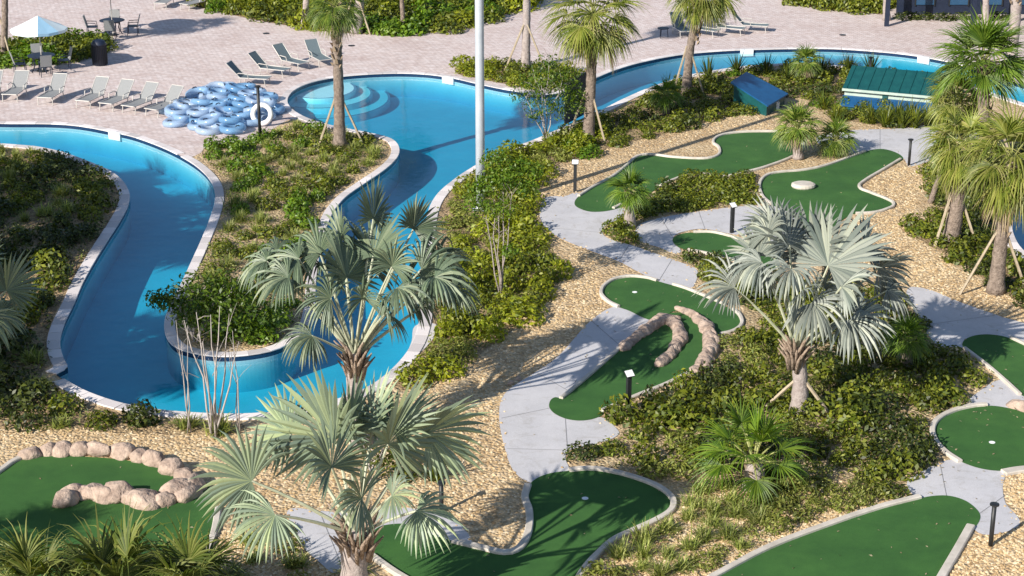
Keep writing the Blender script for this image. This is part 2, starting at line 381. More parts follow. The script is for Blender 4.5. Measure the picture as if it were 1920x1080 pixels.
pool_bot = [(2050, 235, 1), (1850, 172), (1800, 150), (1750, 139), (1700, 134), (1640, 128), (1560, 123), (1480, 120), (1400, 125), (1340, 133), (1280, 145), (1225, 163),
            (1175, 184), (1125, 209), (1085, 227), (1040, 247), (1000, 264), (960, 279), (920, 297), (888, 314), (852, 338), (822, 364), (806, 392),
            (798, 430), (792, 480), (790, 540), (788, 600), (772, 650), (735, 695), (690, 728), (640, 748), (560, 768), (480, 777), (420, 778), (350, 775), (280, 768), (220, 756),
            (160, 735), (125, 716), (104, 702, 1), (127, 690, 1), (117, 672), (111, 648), (113, 628), (122, 602), (140, 565), (155, 530), (177, 490),
            (203, 448), (226, 412), (240, 383), (241, 362), (226, 337), (198, 318), (150, 298), (108, 284), (50, 274), (-160, 262)]
POOL = W2([(-160, 226, 1)] + pool_top[1:] + pool_bot[:-1] + [(-160, 262, 1)])
pool2_px = [(2010, 340), (1950, 335), (1915, 352), (1900, 378), (1894, 410), (1899, 440), (1915, 468), (1950, 490), (2010, 495)]
POOL2 = W2(pool2_px)
DECK = [tuple(G(x, y).xy) for x, y in [(-400, 250), (-160, 245), (60, 252), (200, 262)]]
deck_in = smooth([(200, 262), (300, 305), (345, 300), (385, 283), (420, 272), (470, 262), (510, 243), (545, 224), (575, 232)], False)
DECK += [tuple(G(x, y).xy) for x, y in deck_in[1:]]
DECK += [tuple(G(x, y).xy) for x, y in [(700, 230), (900, 230), (1050, 210), (1200, 145), (1400, 110), (1600, 110), (1740, 122), (1820, 150), (1850, 160), (2080, 225), (2600, 300)]]
DECK += [(120, 150), (120, 230), (-120, 230), (-120, 80)]

FAR = [(-400, 8), (400, 8), (400, 1500), (-400, 1500)]
region('ground', [FAR], 0.0, M['gravel'], [POOL, POOL2], kind='structure')
region('pool_deck', [DECK], 0.004, M['pavers'], [POOL], kind='structure')

# basin and water
ZW, ZB = -.12, -1.05
def basin(poly, nm):
    region(nm + '_floor', [poly], ZB, M['plaster'], kind='structure')
    n = len(poly); mb = MB(); tb = MB()
    for i in range(n):
        a, b_ = poly[i], poly[(i+1) % n]
        mb.add([(*a, ZB), (*b_, ZB), (*b_, ZW-.02), (*a, ZW-.02)], [(0, 1, 2, 3)])
        tb.add([(*a, ZW-.02), (*b_, ZW-.02), (*b_, .01), (*a, .01)], [(0, 1, 2, 3)])
    tag(mb.build(nm + '_wall', M['poolwall']), kind='structure')
    tag(tb.build(nm + '_waterline_tile', M['tile']), kind='structure')
    V = []; E = []
    ar = sum(poly[i][0]*poly[(i+1) % n][1] - poly[(i+1) % n][0]*poly[i][1] for i in range(n))
    ex = offset(poly, -.012 if ar > 0 else .012, True)
    vo, eo, fo = delaunay_2d_cdt([Vector(q) for q in ex], [(i, (i+1) % n) for i in range(n)], [], 1, 1e-6)[:3]
    k = len(vo); vv = [(q[0], q[1], ZW) for q in vo] + [(q[0], q[1], ZB-.1) for q in vo]; ff = []
    for f in fo:
        a, b_, c_ = [Vector(vo[i]) for i in f[:3]]
        f = list(f) if (b_-a).cross(c_-a) > 0 else list(reversed(f)); ff.append(f); ff.append([i + k for i in reversed(f)])
    ed = {}
    for f in ff[::2]:
        for i in range(len(f)): ed[(f[i], f[(i+1) % len(f)])] = 1
    for (a, b_) in ed:
        if (b_, a) not in ed: ff.append([b_, a, a + k, b_ + k])
    me = bpy.data.meshes.new('water'); me.from_pydata(vv, [], ff); me.update()
    tag(link(nm + '_water', me, M['water']), kind='structure')
basin(POOL, 'river'); basin(POOL2, 'small_pool')

# curved entry steps under the water at the round end of the river
cx = G(600, 158)
for k, (r_, z_) in enumerate(((1.5, -.30), (2.2, -.52), (2.95, -.75))):
    c0 = cx + Vector((0, .4, 0)); poly = [(c0.x + r_*math.cos(a)*1.0, c0.y + r_*1.15*math.sin(a)) for a in np.linspace(0, 2*math.pi, 60, endpoint=False)]
    clip = offset(POOL, 0, True)
    V = [Vector(q) for q in poly] + [Vector(q) for q in clip]; n1 = len(poly); n2 = len(clip)
    E = [(i, (i+1) % n1) for i in range(n1)] + [(n1+i, n1+(i+1) % n2) for i in range(n2)]
    vo, eo, fo = delaunay_2d_cdt(V, E, [], 0, 1e-5)[:3]
    c = np.array([[sum(vo[i][q] for i in f)/3 for q in (0, 1)] for f in fo]); kp = inside(poly, c[:, 0], c[:, 1]) & inside(clip, c[:, 0], c[:, 1])
    me = bpy.data.meshes.new('pool_step'); me.from_pydata([(v[0], v[1], z_) for v in vo], [], [tuple(f) for f, q in zip(fo, kp) if q]); me.update()
    tag(link('pool_step', me, M['step']), kind='structure')
    rb = MB(); arc = [(x, y) for x, y in poly]; seg = []
    ins = inside(clip, [a[0] for a in arc], [a[1] for a in arc])
    for i in range(n1):
        j = (i+1) % n1
        if ins[i] and ins[j]:
            d0 = Vector((arc[i][0]-c0.x, arc[i][1]-c0.y)).normalized()*.10; d1 = Vector((arc[j][0]-c0.x, arc[j][1]-c0.y)).normalized()*.10
            rb.add([(*arc[i], ZB), (*arc[j], ZB), (*arc[j], z_+.004), (*arc[i], z_+.004), (arc[j][0]-d1.x, arc[j][1]-d1.y, z_+.004), (arc[i][0]-d0.x, arc[i][1]-d0.y, z_+.004)],
                   [(0, 1, 2, 3)], 1); rb.add([(*arc[i], z_+.005), (*arc[j], z_+.005), (arc[j][0]-d1.x, arc[j][1]-d1.y, z_+.005), (arc[i][0]-d0.x, arc[i][1]-d0.y, z_+.005)], [(0, 1, 2, 3)], 0)
    tag(rb.build('step_nosing', [M['step_nose'], M['plaster']]), kind='structure')

# coping stones
def coping(name, line, width, step, closed=False):
    """stones laid along the edge; each is its own part"""
    par = tag(empty(name), kind='structure')
    L_ = resample(line + ([line[0]] if closed else []), step/4); n = (len(L_)-1)//4; cnt = 0
    for k in range(n):
        s = L_[k*4:k*4+5]
        if len(s) < 5: break
        t0 = (Vector(s[1])-Vector(s[0])).normalized()*.006; t1 = (Vector(s[-1])-Vector(s[-2])).normalized()*.006
        s = [tuple(Vector(s[0])+t0), s[2], tuple(Vector(s[-1])-t1)]
        mb = MB(); strip(mb, s, -.03 if width > 0 else .03, width, .001, .035 + random.uniform(-.004, .004))
        mb.build('coping_stone', M['coping'], par); cnt += 1
    return cnt
nT = len(smooth(pool_top, False)) - 1
area = sum(POOL[i][0]*POOL[(i+1) % len(POOL)][1] - POOL[(i+1) % len(POOL)][0]*POOL[i][1] for i in range(len(POOL)))
sg = 1 if area < 0 else -1
top_line = [q for q in POOL[:nT-6]]; bot_line = [q for q in POOL[nT+6:]]
def split_at(line, px, py):
    g = G(px, py); return min(range(len(line)), key=lambda i: math.dist(line[i], g.xy))
i1 = split_at(top_line, 340, 294); i2 = split_at(top_line, 545, 203); i3 = split_at(bot_line, 104, 702)
c1 = coping('river_coping', top_line[:i1+1], .28*sg, .62)
c2 = coping('peninsula_coping', top_line[i1:i2+1], .28*sg, .62)
c3 = coping('far_shore_coping', top_line[i2:], .28*sg, .62)
c4 = coping('near_shore_coping', bot_line[:i3+1], .33*sg, .62)
c5 = coping('left_bank_coping', bot_line[i3:], .33*sg, .62)
a2 = sum(POOL2[i][0]*POOL2[(i+1) % len(POOL2)][1] - POOL2[(i+1) % len(POOL2)][0]*POOL2[i][1] for i in range(len(POOL2)))
c6 = coping('small_pool_coping', POOL2, .36 * (1 if a2 < 0 else -1), .6, True)
print('coping stones', c1, c2, c3, c4, c5, c6)
# bench ledge and the pale shelf in the near bend
lb = W2([(762, 664), (772, 640), (778, 612), (812, 607), (822, 617), (800, 650), (775, 672), (745, 694)], True, 4)
region('shallow_shelf', [lb], .012, M['coping'], kind='structure')
# light strip (lane rope) lying along the lower left edge
lr = W2([(143, 722), (170, 737), (205, 750), (240, 760), (275, 767)], False, 5)
mb = MB(); mb.tube([(x, y, ZW+.01) for x, y in lr], .05, 6)
tag(mb.build('lane_rope', M['white'], None, True), 'white float rope lying along the lower left pool edge', 'rope')

# ---------------------------------------------------------------- concrete paths
PATHS = {
 'p1': [(1012, 405), (1014, 383), (1026, 370), (1060, 368), (1082, 362), (1110, 380), (1172, 393), (1165, 410), (1140, 420), (1130, 438), (1150, 451), (1180, 459), (1235, 478),
        (1275, 492), (1306, 506), (1306, 525), (1290, 545), (1235, 528), (1200, 512), (1160, 491), (1100, 468), (1050, 447), (1022, 427)],
 'p2': [(1196, 424), (1235, 410), (1310, 397), (1425, 386), (1500, 400), (1520, 440), (1480, 470), (1440, 450), (1375, 440), (1322, 430), (1285, 434), (1262, 447), (1275, 474), (1235, 464), (1195, 448)],
 'p3': [(940, 750), (958, 728), (1005, 698), (1047, 668), (1110, 600), (1160, 574), (1225, 590), (1240, 640), (1160, 700), (1080, 750), (1090, 780), (1130, 784), (1152, 800), (1160, 815), (1120, 832), (1068, 845),
        (1060, 858), (1066, 885), (1030, 905), (992, 905), (962, 882), (945, 835), (936, 788)],
 'p4': [(540, 958), (590, 958), (660, 962), (730, 950), (790, 957), (838, 968), (880, 1005), (880, 1040), (760, 1010), (700, 1040), (645, 1062), (625, 1075), (605, 1060), (572, 1030), (552, 990)],
 'p5': [(1530, 262), (1560, 250), (1605, 244), (1705, 240), (1785, 226), (1850, 232), (1840, 262), (1770, 290), (1705, 313), (1694, 298), (1652, 290), (1620, 290), (1570, 290)],
 'p6': [(1700, 545), (1735, 542), (1800, 567), (1865, 590), (1960, 630), (1960, 700), (1860, 660), (1800, 652), (1765, 650), (1745, 635), (1718, 590)],
 'p7': [(1812, 762), (1835, 735), (1882, 712), (1930, 735), (1960, 760), (1940, 790), (1880, 780), (1830, 782)],
 'p8': [(1700, 910), (1730, 884), (1762, 868), (1790, 862), (1850, 870), (1884, 872), (1880, 915), (1886, 945), (1908, 970), (1912, 984), (1878, 1000), (1835, 1000), (1800, 960), (1740, 945)],
}
paths = {k: W2(v) for k, v in PATHS.items()}
pth = region('footpath', list(paths.values()), .012, M['concrete'], kind='structure')
jt = MB()
for a, b_ in (((1022, 427), (1130, 437)), ((1160, 491), (1180, 459)), ((1235, 528), (1260, 487)), ((940, 785), (1075, 757)), ((1007, 700), (1082, 743)), ((1060, 845), (950, 842)), ((1060, 785), (1064, 846)),
              ((1110, 603), (1175, 660)), ((1310, 397), (1322, 430)), ((1240, 410), (1262, 447)), ((1735, 610), (1865, 592)), ((1650, 243), (1650, 289)), ((1762, 868), (1775, 932)), ((600, 962), (640, 1060)), ((1835, 965), (1884, 930)), ((1765, 232), (1762, 290))):
    p0, p1 = G(*a), G(*b_); d = (p1-p0).normalized(); s = Vector((-d.y, d.x, 0))*.008
    jt.add([p0-s+Vector((0, 0, .016)), p1-s+Vector((0, 0, .016)), p1+s+Vector((0, 0, .016)), p0+s+Vector((0, 0, .016))], [(0, 1, 2, 3)])
jt.build('path_joint', M['joint'], pth)

# ---------------------------------------------------------------- putting greens
def green(label, px, kerbs, cups=(), kw=.11, z=.02):
    c = G(sum(q[0] for q in px)/len(px), sum(q[1] for q in px)/len(px))
    par = tag(empty('putting_green', c), label, 'putting green', 'mini golf holes')
    poly = W2(px); poly = [(x - c.x, y - c.y) for x, y in poly]
    region('turf', [poly], z, M['turf'], parent=par)
    for kp in kerbs:
        kp_px, w_ = kp if isinstance(kp, tuple) and isinstance(kp[1], float) else (kp, kw)
        line = [(x - c.x, y - c.y) for x, y in W2(kp_px, False, 8)]
        line = resample(line, .15)
        mb = MB(); strip(mb, line, -w_/2, w_/2, .002, .085); mb.build('kerb', M['kerb'], par)
    for q in cups:
        g = G(*q) - c; mb = MB(); mb.lathe([(.075, 0), (.075, .006), (.05, .006), (.045, .003)], 14, (g.x, g.y, z+.001)); mb.build('cup', M['white'], par)
    return par, poly
G1 = [(1077, 382), (1085, 369), (1110, 353), (1150, 331), (1175, 311), (1192, 297), (1215, 292), (1260, 297), (1310, 299), (1335, 297), (1349, 289), (1347, 277), (1337, 268), (1347, 258), (1380, 251),
      (1430, 249), (1475, 251), (1500, 262), (1506, 276), (1490, 293), (1440, 313), (1400, 324), (1360, 332), (1320, 328), (1295, 329), (1265, 338), (1238, 350), (1215, 365), (1185, 380), (1150, 394), (1110, 398), (1085, 391)]
green('long kinked putting green in the upper right with a sandy notch on its far side', G1,
      [[(1085, 369), (1110, 353), (1150, 331), (1175, 311), (1192, 296), (1215, 291), (1260, 296), (1310, 299), (1335, 297), (1349, 289), (1347, 277), (1337, 268), (1347, 257), (1380, 250), (1430, 248), (1475, 250), (1500, 262), (1506, 276), (1490, 293),
        (1440, 313), (1400, 324), (1360, 332), (1320, 328), (1295, 329), (1265, 338), (1238, 350)], [(1150, 392), (1165, 385)]])
G2 = [(1424, 352), (1428, 338), (1440, 329), (1465, 324), (1502, 321), (1540, 314), (1580, 301), (1622, 285), (1652, 280), (1678, 286), (1693, 296), (1690, 302), (1660, 318), (1620, 342), (1612, 352), (1630, 362), (1665, 376), (1675, 385),
      (1665, 393), (1640, 399), (1600, 402), (1570, 420), (1545, 440), (1510, 430), (1480, 400), (1445, 384), (1430, 370)]
g2, _ = green('putting green with a tan stone step and a hooked right end below the footpath', G2,
      [[(1445, 384), (1430, 370), (1424, 352), (1428, 338), (1440, 329), (1465, 324), (1502, 321), (1540, 314), (1580, 301), (1622, 285)], [(1688, 300), (1655, 320), (1620, 341), (1611, 352), (1630, 362), (1665, 376), (1676, 385), (1665, 393), (1640, 400), (1605, 402)]])
G3 = [(1261, 452), (1270, 442), (1295, 437), (1335, 438), (1370, 446), (1415, 460), (1450, 478), (1460, 500), (1430, 505), (1395, 495), (1350, 482), (1310, 473), (1275, 466)]
green('small putting green half hidden under the left fronds of the right silver palm', G3, [[(1300, 437), (1335, 437), (1370, 445), (1415, 460)], [(1290, 470), (1330, 478), (1365, 487), (1400, 497), (1430, 506)]], kw=.10)
G4 = [(1128, 548), (1133, 537), (1150, 526), (1180, 521), (1215, 524), (1250, 533), (1285, 543), (1320, 556), (1360, 575), (1385, 592), (1390, 610), (1375, 622), (1345, 630), (1320, 612), (1290, 592), (1262, 585), (1240, 600), (1215, 600), (1180, 584), (1145, 570)]
green('round putting green with a white cup beside the upper end of the rock spiral', G4,
      [[(1160, 577), (1143, 569), (1128, 555), (1128, 545), (1134, 536), (1150, 526), (1180, 520), (1215, 523), (1232, 528)], [(1262, 535), (1285, 542), (1320, 556), (1360, 573)], [(1375, 582), (1387, 593), (1391, 609), (1376, 622), (1350, 629)]], [(1190, 549)])
G5 = [(1030, 765), (1032, 752), (1041, 746), (1056, 748), (1100, 712), (1150, 668), (1180, 638), (1215, 612), (1235, 598), (1262, 587), (1290, 590), (1312, 608), (1325, 635), (1318, 665), (1298, 698), (1250, 722), (1190, 746), (1135, 768), (1128, 780), (1100, 789), (1068, 788), (1042, 778)]
green('kidney shaped putting green curling round the rock spiral beside the wide path', G5, [[(1052, 749), (1098, 711), (1148, 667), (1172, 645)], ([(1290, 702), (1250, 722), (1190, 746), (1128, 773)], .12)])
G6 = [(988, 920), (1002, 901), (1030, 889), (1067, 884), (1100, 882), (1135, 885), (1185, 897), (1232, 916), (1258, 937), (1258, 955), (1235, 973), (1190, 994), (1150, 1013), (1122, 1038), (1100, 1062), (1085, 1085), (1060, 1120), (900, 1130), (790, 1105),
      (742, 1076), (700, 1042), (695, 1012), (706, 992), (735, 984), (765, 985), (800, 1000), (850, 1016), (900, 1028), (950, 1038), (978, 1028), (994, 998), (995, 960)]
green('large putting green at bottom centre with a round end shaded by the silver palm', G6,
      [([(1067, 884), (1100, 881), (1135, 884), (1185, 896), (1234, 915), (1261, 937), (1261, 956), (1237, 974), (1190, 996), (1150, 1015), (1122, 1040), (1098, 1066), (1080, 1095)], .15),
       ([(990, 912), (984, 935), (992, 960), (991, 998), (976, 1028), (950, 1039), (900, 1029), (850, 1017)], .17), ([(695, 1043), (740, 1075), (790, 1104)], .15)], [(1097, 936)])
G7 = [(-60, 940), (-20, 905), (0, 890), (22, 873), (48, 862), (90, 857), (140, 857), (210, 861), (270, 870), (330, 885), (385, 905), (404, 940), (402, 985), (396, 1040), (360, 1075), (250, 1100), (0, 1100), (-100, 1060)]
green('wide putting green at bottom left wrapped round a hook of pink boulders', G7, [([(410, 955), (402, 1000), (390, 1035)], .15), ([(-30, 906), (2, 884), (24, 868), (40, 860)], .15)])
G8 = [(1752, 810), (1760, 790), (1790, 774), (1828, 765), (1860, 762), (1900, 768), (1960, 780), (1980, 820), (1960, 860), (1920, 877), (1884, 884), (1840, 880), (1800, 866), (1775, 848), (1757, 828)]
green('round putting green with a white cup at the right edge', G8, [([(1850, 761), (1826, 763), (1788, 772), (1757, 789), (1748, 808), (1754, 829), (1773, 850), (1800, 868)], .14), ([(1882, 889), (1910, 884), (1960, 880)], .25)], [(1860, 831)])
G9 = [(1804, 646), (1818, 633), (1850, 628), (1890, 634), (1930, 652), (1960, 680), (1960, 750), (1915, 742), (1885, 716), (1850, 686), (1815, 660)]
green('putting green running off the right edge below the shaded path', G9, [[(1808, 655), (1850, 687), (1885, 717), (1912, 742)], [(1895, 635), (1935, 654)]])
G10 = [(1330, 1090, 1), (1440, 1032), (1560, 986), (1650, 956), (1722, 936, 1), (1750, 931), (1780, 931), (1810, 940), (1832, 957), (1838, 970), (1832, 985), (1825, 990, 1), (1800, 1035), (1765, 1090, 1)]
green('broad tapering putting green at bottom right between two pale kerbs', G10, [([(1330, 1087), (1440, 1029), (1560, 983), (1650, 953), (1724, 934)], .15), ([(1820, 989), (1796, 1032), (1762, 1090)], .19)])

# tan stone step in green 2 and peach marker
mb = MB(); g = G(1506, 352); mb.lathe([(.34, 0), (.37, .05), (.36, .12), (.30, .15)], 20, (0, 0, 0))
o = mb.build('stone_disc', M['kerb']); o.location = (g.x, g.y, .021); o.scale = (1.15, 1.0, 1); tag(o, 'tan round stone step on the hooked putting green', 'stone')

# ---------------------------------------------------------------- rocks
def rock_mesh(seed, sub=3):
    bm = bmesh.new(); bmesh.ops.create_icosphere(bm, subdivisions=sub, radius=1)
    for v in bm.verts:
        n = noise.noise(v.co * .9 + Vector((seed*7.3, 0, 0))); n2 = noise.noise(v.co * 2.6 + Vector((0, seed*3.1, 0)))
        v.co *= 1 + .28*n + .12*n2
        v.co.z = max(v.co.z, -.5)
    rd = random.Random(seed + 40)
    for k in range(9):
        n = Vector((rd.gauss(0, 1), rd.gauss(0, 1), abs(rd.gauss(0, 1)) + .2)).normalized(); h = rd.uniform(.62, .9)
        for v in bm.verts:
            e = v.co.dot(n) - h
            if e > 0: v.co -= n*e*.85
    me = bpy.data.meshes.new('rock'); bm.to_mesh(me); bm.free(); me.materials.append(M['rock'])
    me.polygons.foreach_set('use_smooth', [True]*len(me.polygons)); return me
ROCKS = [rock_mesh(i) for i in range(6)]
def rock_run(label, pts, wd):
    par = tag(empty('rock_border', G(*pts[0][:2])), label, 'rock border')
    if wd > 1.3:                                            # low, nearly continuous edging: more, flatter rocks
        q = []
        for a_, b_ in zip(pts, pts[1:]): q += [a_, tuple((u+v)/2 for u, v in zip(a_, b_))]
        pts = q + [pts[-1]]
    for i, (x, y, r_) in enumerate(pts):
        g = G(x, y) - par.location
        nx = pts[min(i+1, len(pts)-1)]; pv = pts[max(i-1, 0)]; d = G(nx[0], nx[1]) - G(pv[0], pv[1])
        o = bpy.data.objects.new('rock', ROCKS[i % 6]); COL.objects.link(o); o.parent = par
        r_ *= 1 if wd < 1.3 else .86; o.location = (g.x, g.y, r_*.30); o.rotation_euler = (random.uniform(-.2, .2), random.uniform(-.2, .2), math.atan2(d.y, d.x) + random.choice((0, math.pi)) + random.uniform(-.25, .25))
        o.scale = (r_*1.1*wd*random.uniform(.85, 1.2), r_*.86*random.uniform(.85, 1.15), r_*(random.uniform(.6, 1.05) if wd < 1.3 else random.uniform(.72, .84)))
rock_run('pink boulders along the far rim hooking back across the bottom left putting green',
    [(60, 856, .26), (92, 851, .28), (118, 850, .3), (150, 850, .33), (186, 851, .36), (228, 855, .34), (262, 862, .30), (290, 868, .32), (322, 884, .36), (348, 900, .34), (366, 914, .34), (352, 932, .32), (330, 930, .38), (305, 944, .27),
     (272, 944, .38), (244, 940, .28), (222, 934, .42), (194, 938, .30), (178, 930, .34), (156, 932, .27), (140, 928, .32), (124, 944, .36)], 1.0)
rock_run('pink rock spiral curling inside the kidney shaped putting green',
    [(1172, 652, .22), (1185, 642, .22), (1198, 632, .24), (1212, 622, .26), (1226, 612, .28), (1240, 605, .30), (1254, 604, .30), (1266, 612, .28), (1274, 624, .28), (1275, 637, .27), (1270, 649, .27), (1262, 661, .24), (1252, 672, .24), (1242, 682, .25)], 1.45)
rock_run('long pink rock wall on the outer right rim of the kidney shaped green',
    [(1278, 583, .17), (1290, 588, .2), (1303, 596, .22), (1315, 606, .24), (1325, 618, .28), (1333, 632, .30), (1335, 646, .32), (1333, 660, .32), (1326, 674, .30), (1318, 686, .28), (1308, 697, .24), (1298, 706, .18)], 1.5)
rock_run('tan rocks beside the white cup green at the right edge', [(1905, 764, .22), (1925, 768, .28), (1950, 764, .3)], 1.1)
rock_run('low rocks on the left kerb of the bottom centre green', [(958, 720, .1), (972, 712, .1)], 1.0)

# ---------------------------------------------------------------- planting beds: mulch sheets
BEDS = {
 'left': [(-120, 270), (0, 276), (50, 282), (110, 292), (160, 310), (205, 332), (226, 355), (226, 380), (205, 420), (175, 460), (150, 500), (120, 555), (98, 600), (92, 640), (98, 680), (78, 700), (88, 722), (130, 745), (200, 768), (280, 785), (350, 790), (430, 795),
          (460, 800), (440, 812), (350, 815), (220, 812), (100, 800), (0, 800), (-120, 800)],
 'peninsula': [(378, 285), (420, 274), (470, 266), (515, 250), (560, 232), (620, 248), (680, 258), (718, 268), (728, 285), (705, 310), (660, 335), (625, 362), (602, 400), (588, 450), (578, 520), (572, 580), (555, 612), (520, 638), (470, 650), (420, 652), (370, 648), (338, 632), (330, 605), (340, 570), (362, 525), (385, 480), (405, 430), (422, 380), (412, 330)],
 'middle': [(812, 400), (835, 372), (870, 340), (930, 305), (1000, 277), (1080, 240), (1120, 228), (1150, 240), (1080, 290), (1030, 320), (1010, 350), (1000, 380), (1012, 450), (1050, 490), (1045, 530), (1010, 570), (960, 620), (900, 665), (840, 705), (770, 730), (740, 725), (770, 690), (800, 650), (812, 600), (806, 540), (808, 460)],
 'upper': [(1120, 222), (1180, 195), (1230, 172), (1290, 155), (1350, 142), (1400, 134), (1480, 130), (1560, 132), (1640, 137), (1755, 150), (1790, 170), (1770, 205), (1700, 235), (1600, 228), (1540, 200), (1480, 180), (1440, 205), (1340, 225), (1250, 250), (1150, 275), (1085, 300), (1060, 290), (1085, 250)],
 'strip': [(1170, 400), (1200, 372), (1240, 358), (1280, 338), (1330, 336), (1400, 332), (1416, 350), (1426, 378), (1400, 388), (1310, 394), (1240, 406), (1200, 422), (1196, 448), (1235, 466), (1300, 480), (1370, 492), (1440, 512), (1420, 550), (1340, 530), (1306, 503), (1235, 478), (1180, 458), (1136, 442), (1134, 425)],
 'far_pool': [(852, 132), (880, 124), (930, 122), (1000, 126), (1060, 130), (1098, 145), (1090, 160), (1050, 165), (1000, 166), (950, 158), (890, 146)],
 'lower': [(1062, 862), (1075, 848), (1120, 835), (1165, 815), (1150, 790), (1135, 778), (1200, 758), (1300, 712), (1350, 665), (1368, 632), (1395, 615), (1400, 560), (1500, 540), (1640, 545), (1720, 560), (1745, 640), (1800, 660), (1848, 695), (1870, 715), (1810, 760), (1755, 775), (1735, 805), (1745, 835), (1780, 862), (1710, 895), (1690, 930), (1600, 905), (1480, 862), (1380, 868), (1300, 885), (1250, 905), (1180, 885), (1110, 874)],
 'right': [(1740, 330), (1780, 300), (1850, 290), (1960, 290), (1960, 330), (1900, 345), (1878, 400), (1885, 455), (1920, 495), (1960, 520), (1960, 570), (1900, 560), (1820, 505), (1760, 470), (1700, 440), (1690, 425), (1760, 400)],
 'sparse': [(1262, 975), (1290, 935), (1330, 905), (1440, 885), (1560, 900), (1660, 940), (1560, 975), (1440, 1020), (1330, 1080), (1100, 1090), (1130, 1045), (1180, 1010)],
 'corner': [(395, 1050), (480, 1000), (560, 1010), (600, 1065), (700, 1060), (760, 1100), (700, 1120), (380, 1120)],
}
beds = {k: W2(v, True, 4) for k, v in BEDS.items()}
beds['hedge_far'] = [tuple(G(x, y).xy) for x, y in [(300, -25), (372, 14), (480, 38), (560, 52), (640, 62), (740, 67), (840, 60), (900, 46), (990, 12), (1060, -35), (800, -60), (500, -55)]]
beds['hedge_left'] = [tuple(G(x, y).xy) for x, y in [(-60, 128), (-60, 95), (60, 82), (180, 78), (200, 98), (150, 112), (60, 122)]]
beds['hedge_right'] = [tuple(G(x, y).xy) for x, y in [(1440, -25), (1480, 8), (1560, 20), (1660, 28), (1680, -5), (1650, -40)]]
i_ = 0
for k, p in beds.items():
    i_ += 1
    if k == 'sparse' or k == 'corner': continue
    region('planting_bed', [p], .006 + .0002*i_, M['mulch'] if k in ('left', 'middle', 'upper', 'right', 'far_pool', 'hedge_far', 'hedge_left', 'hedge_right') else M['sandy'], [POOL, POOL2] if k in ('right', 'upper', 'middle') else [], kind='structure')

# ---------------------------------------------------------------- foliage builders
def leaf_quads(P_, N_, size, asp=.5, jit=.6, up=0.0):
    """a pointed leaf (4 corners) at each point, lying roughly across its normal"""
    n = len(P_); N_ = N_ + rng.normal(0, jit, (n, 3)); N_[:, 2] += up; N_ /= np.linalg.norm(N_, axis=1)[:, None]
    r = rng.normal(0, 1, (n, 3)); A = np.cross(N_, r); A /= np.linalg.norm(A, axis=1)[:, None]; B = np.cross(N_, A)
    s = (size * rng.uniform(.6, 1.35, n))[:, None]
    V = np.stack([P_ - A*s*.5, P_ + B*s*asp*.5 + N_*s*.06, P_ + A*s*.5 - N_*s*.1, P_ - B*s*asp*.5 + N_*s*.06], 1).reshape(-1, 3)
    F = np.arange(n*4).reshape(-1, 4); return V, F
def dome(n, r_, h, fill=.5, lumps=6, seed=0):
    """points through a lumpy dome-shaped bush of radius r and height h"""
    g = np.random.default_rng(seed); u = g.normal(0, 1, (n, 3)); u /= np.linalg.norm(u, axis=1)[:, None]; u[:, 2] = np.abs(u[:, 2])
    c = g.normal(0, 1, (lumps, 3)); c[:, 2] = np.abs(c[:, 2]); c /= np.linalg.norm(c, axis=1)[:, None]
    k = 1 + .30 * (np.max(u @ c.T, axis=1) - .75) * 2
    rad = (1 - fill * g.random(n)**1.7) * k
    return u * rad[:, None] * np.array([r_, r_, h]), u
def shrub_mesh(n, r_, h, size, seed, asp=.5, up=.2):
    P_, N_ = dome(n, r_, h, .55, 7, seed); V, F = leaf_quads(P_, N_, size, asp, .7, up); return np_mesh('shrub', V, F)
def blades_mesh(n, r_, h, wd, seed, lean=.6, droop=.5, steps=3):
    """arching strap leaves from one root: grass tufts, yuccas, cordylines"""
    g = np.random.default_rng(seed); V = []; F = []
    for i in range(n):
        a = g.uniform(0, 2*math.pi); l = h * g.uniform(.7, 1.2); el = g.uniform(.15, 1) * lean
        o = g.normal(0, r_*.25, 2); d = np.array([math.cos(a)*math.sin(el), math.sin(a)*math.sin(el), math.cos(el)]); s = np.array([-math.sin(a), math.cos(a), 0])
        p = np.array([o[0], o[1], 0.]); b = len(V)
        for k in range(steps+1):
            t = k/steps; w_ = wd*(1-t)**.7*.5 + .002; V += [p - s*w_, p + s*w_]
            d2 = d + np.array([0, 0, -droop*t*1.4]); d2 /= np.linalg.norm(d2); p = p + d2*l/steps
        for k in range(steps): F.append((b+2*k, b+2*k+1, b+2*k+3, b+2*k+2))
    return np_mesh('blades', np.array(V), np.array(F))
KINDS = {
 'yellow': ('lf_yellow', [shrub_mesh(300, .50, .52, .145, 10+i) for i in range(4)]),
 'mid': ('lf_mid', [shrub_mesh(300, .46, .42, .13, 20+i) for i in range(4)]),
 'dark': ('lf_dark', [shrub_mesh(320, .48, .44, .125, 30+i) for i in range(4)]),
 'olive': ('lf_olive', [shrub_mesh(260, .38, .34, .12, 40+i, .35) for i in range(4)]),
 'grass': ('lf_grass', [blades_mesh(130, .34, .40, .03, 50+i, 1.15, .6) for i in range(4)]),
 'bright': ('lf_bright', [shrub_mesh(300, .46, .48, .15, 60+i) for i in range(4)]),
}
for k, (mn, ms_) in KINDS.items():
    for me in ms_: me.materials.append(M[mn])
def scatter(poly, spacing, n_try=6000, margin=0.0, avoid=()):
    xs = [q[0] for q in poly]; ys = [q[1] for q in poly]; X = rng.uniform(min(xs), max(xs), n_try); Y = rng.uniform(min(ys), max(ys), n_try)
    ok = inside(poly, X, Y)
    for a in avoid: ok &= ~inside(a, X, Y)
    out = []
    for x, y in zip(X[ok], Y[ok]):
        sp_ = spacing(x, y) if callable(spacing) else spacing
        if all((x-a)**2 + (y-b_)**2 > sp_*sp_ for a, b_ in out): out.append((x, y))
    return out
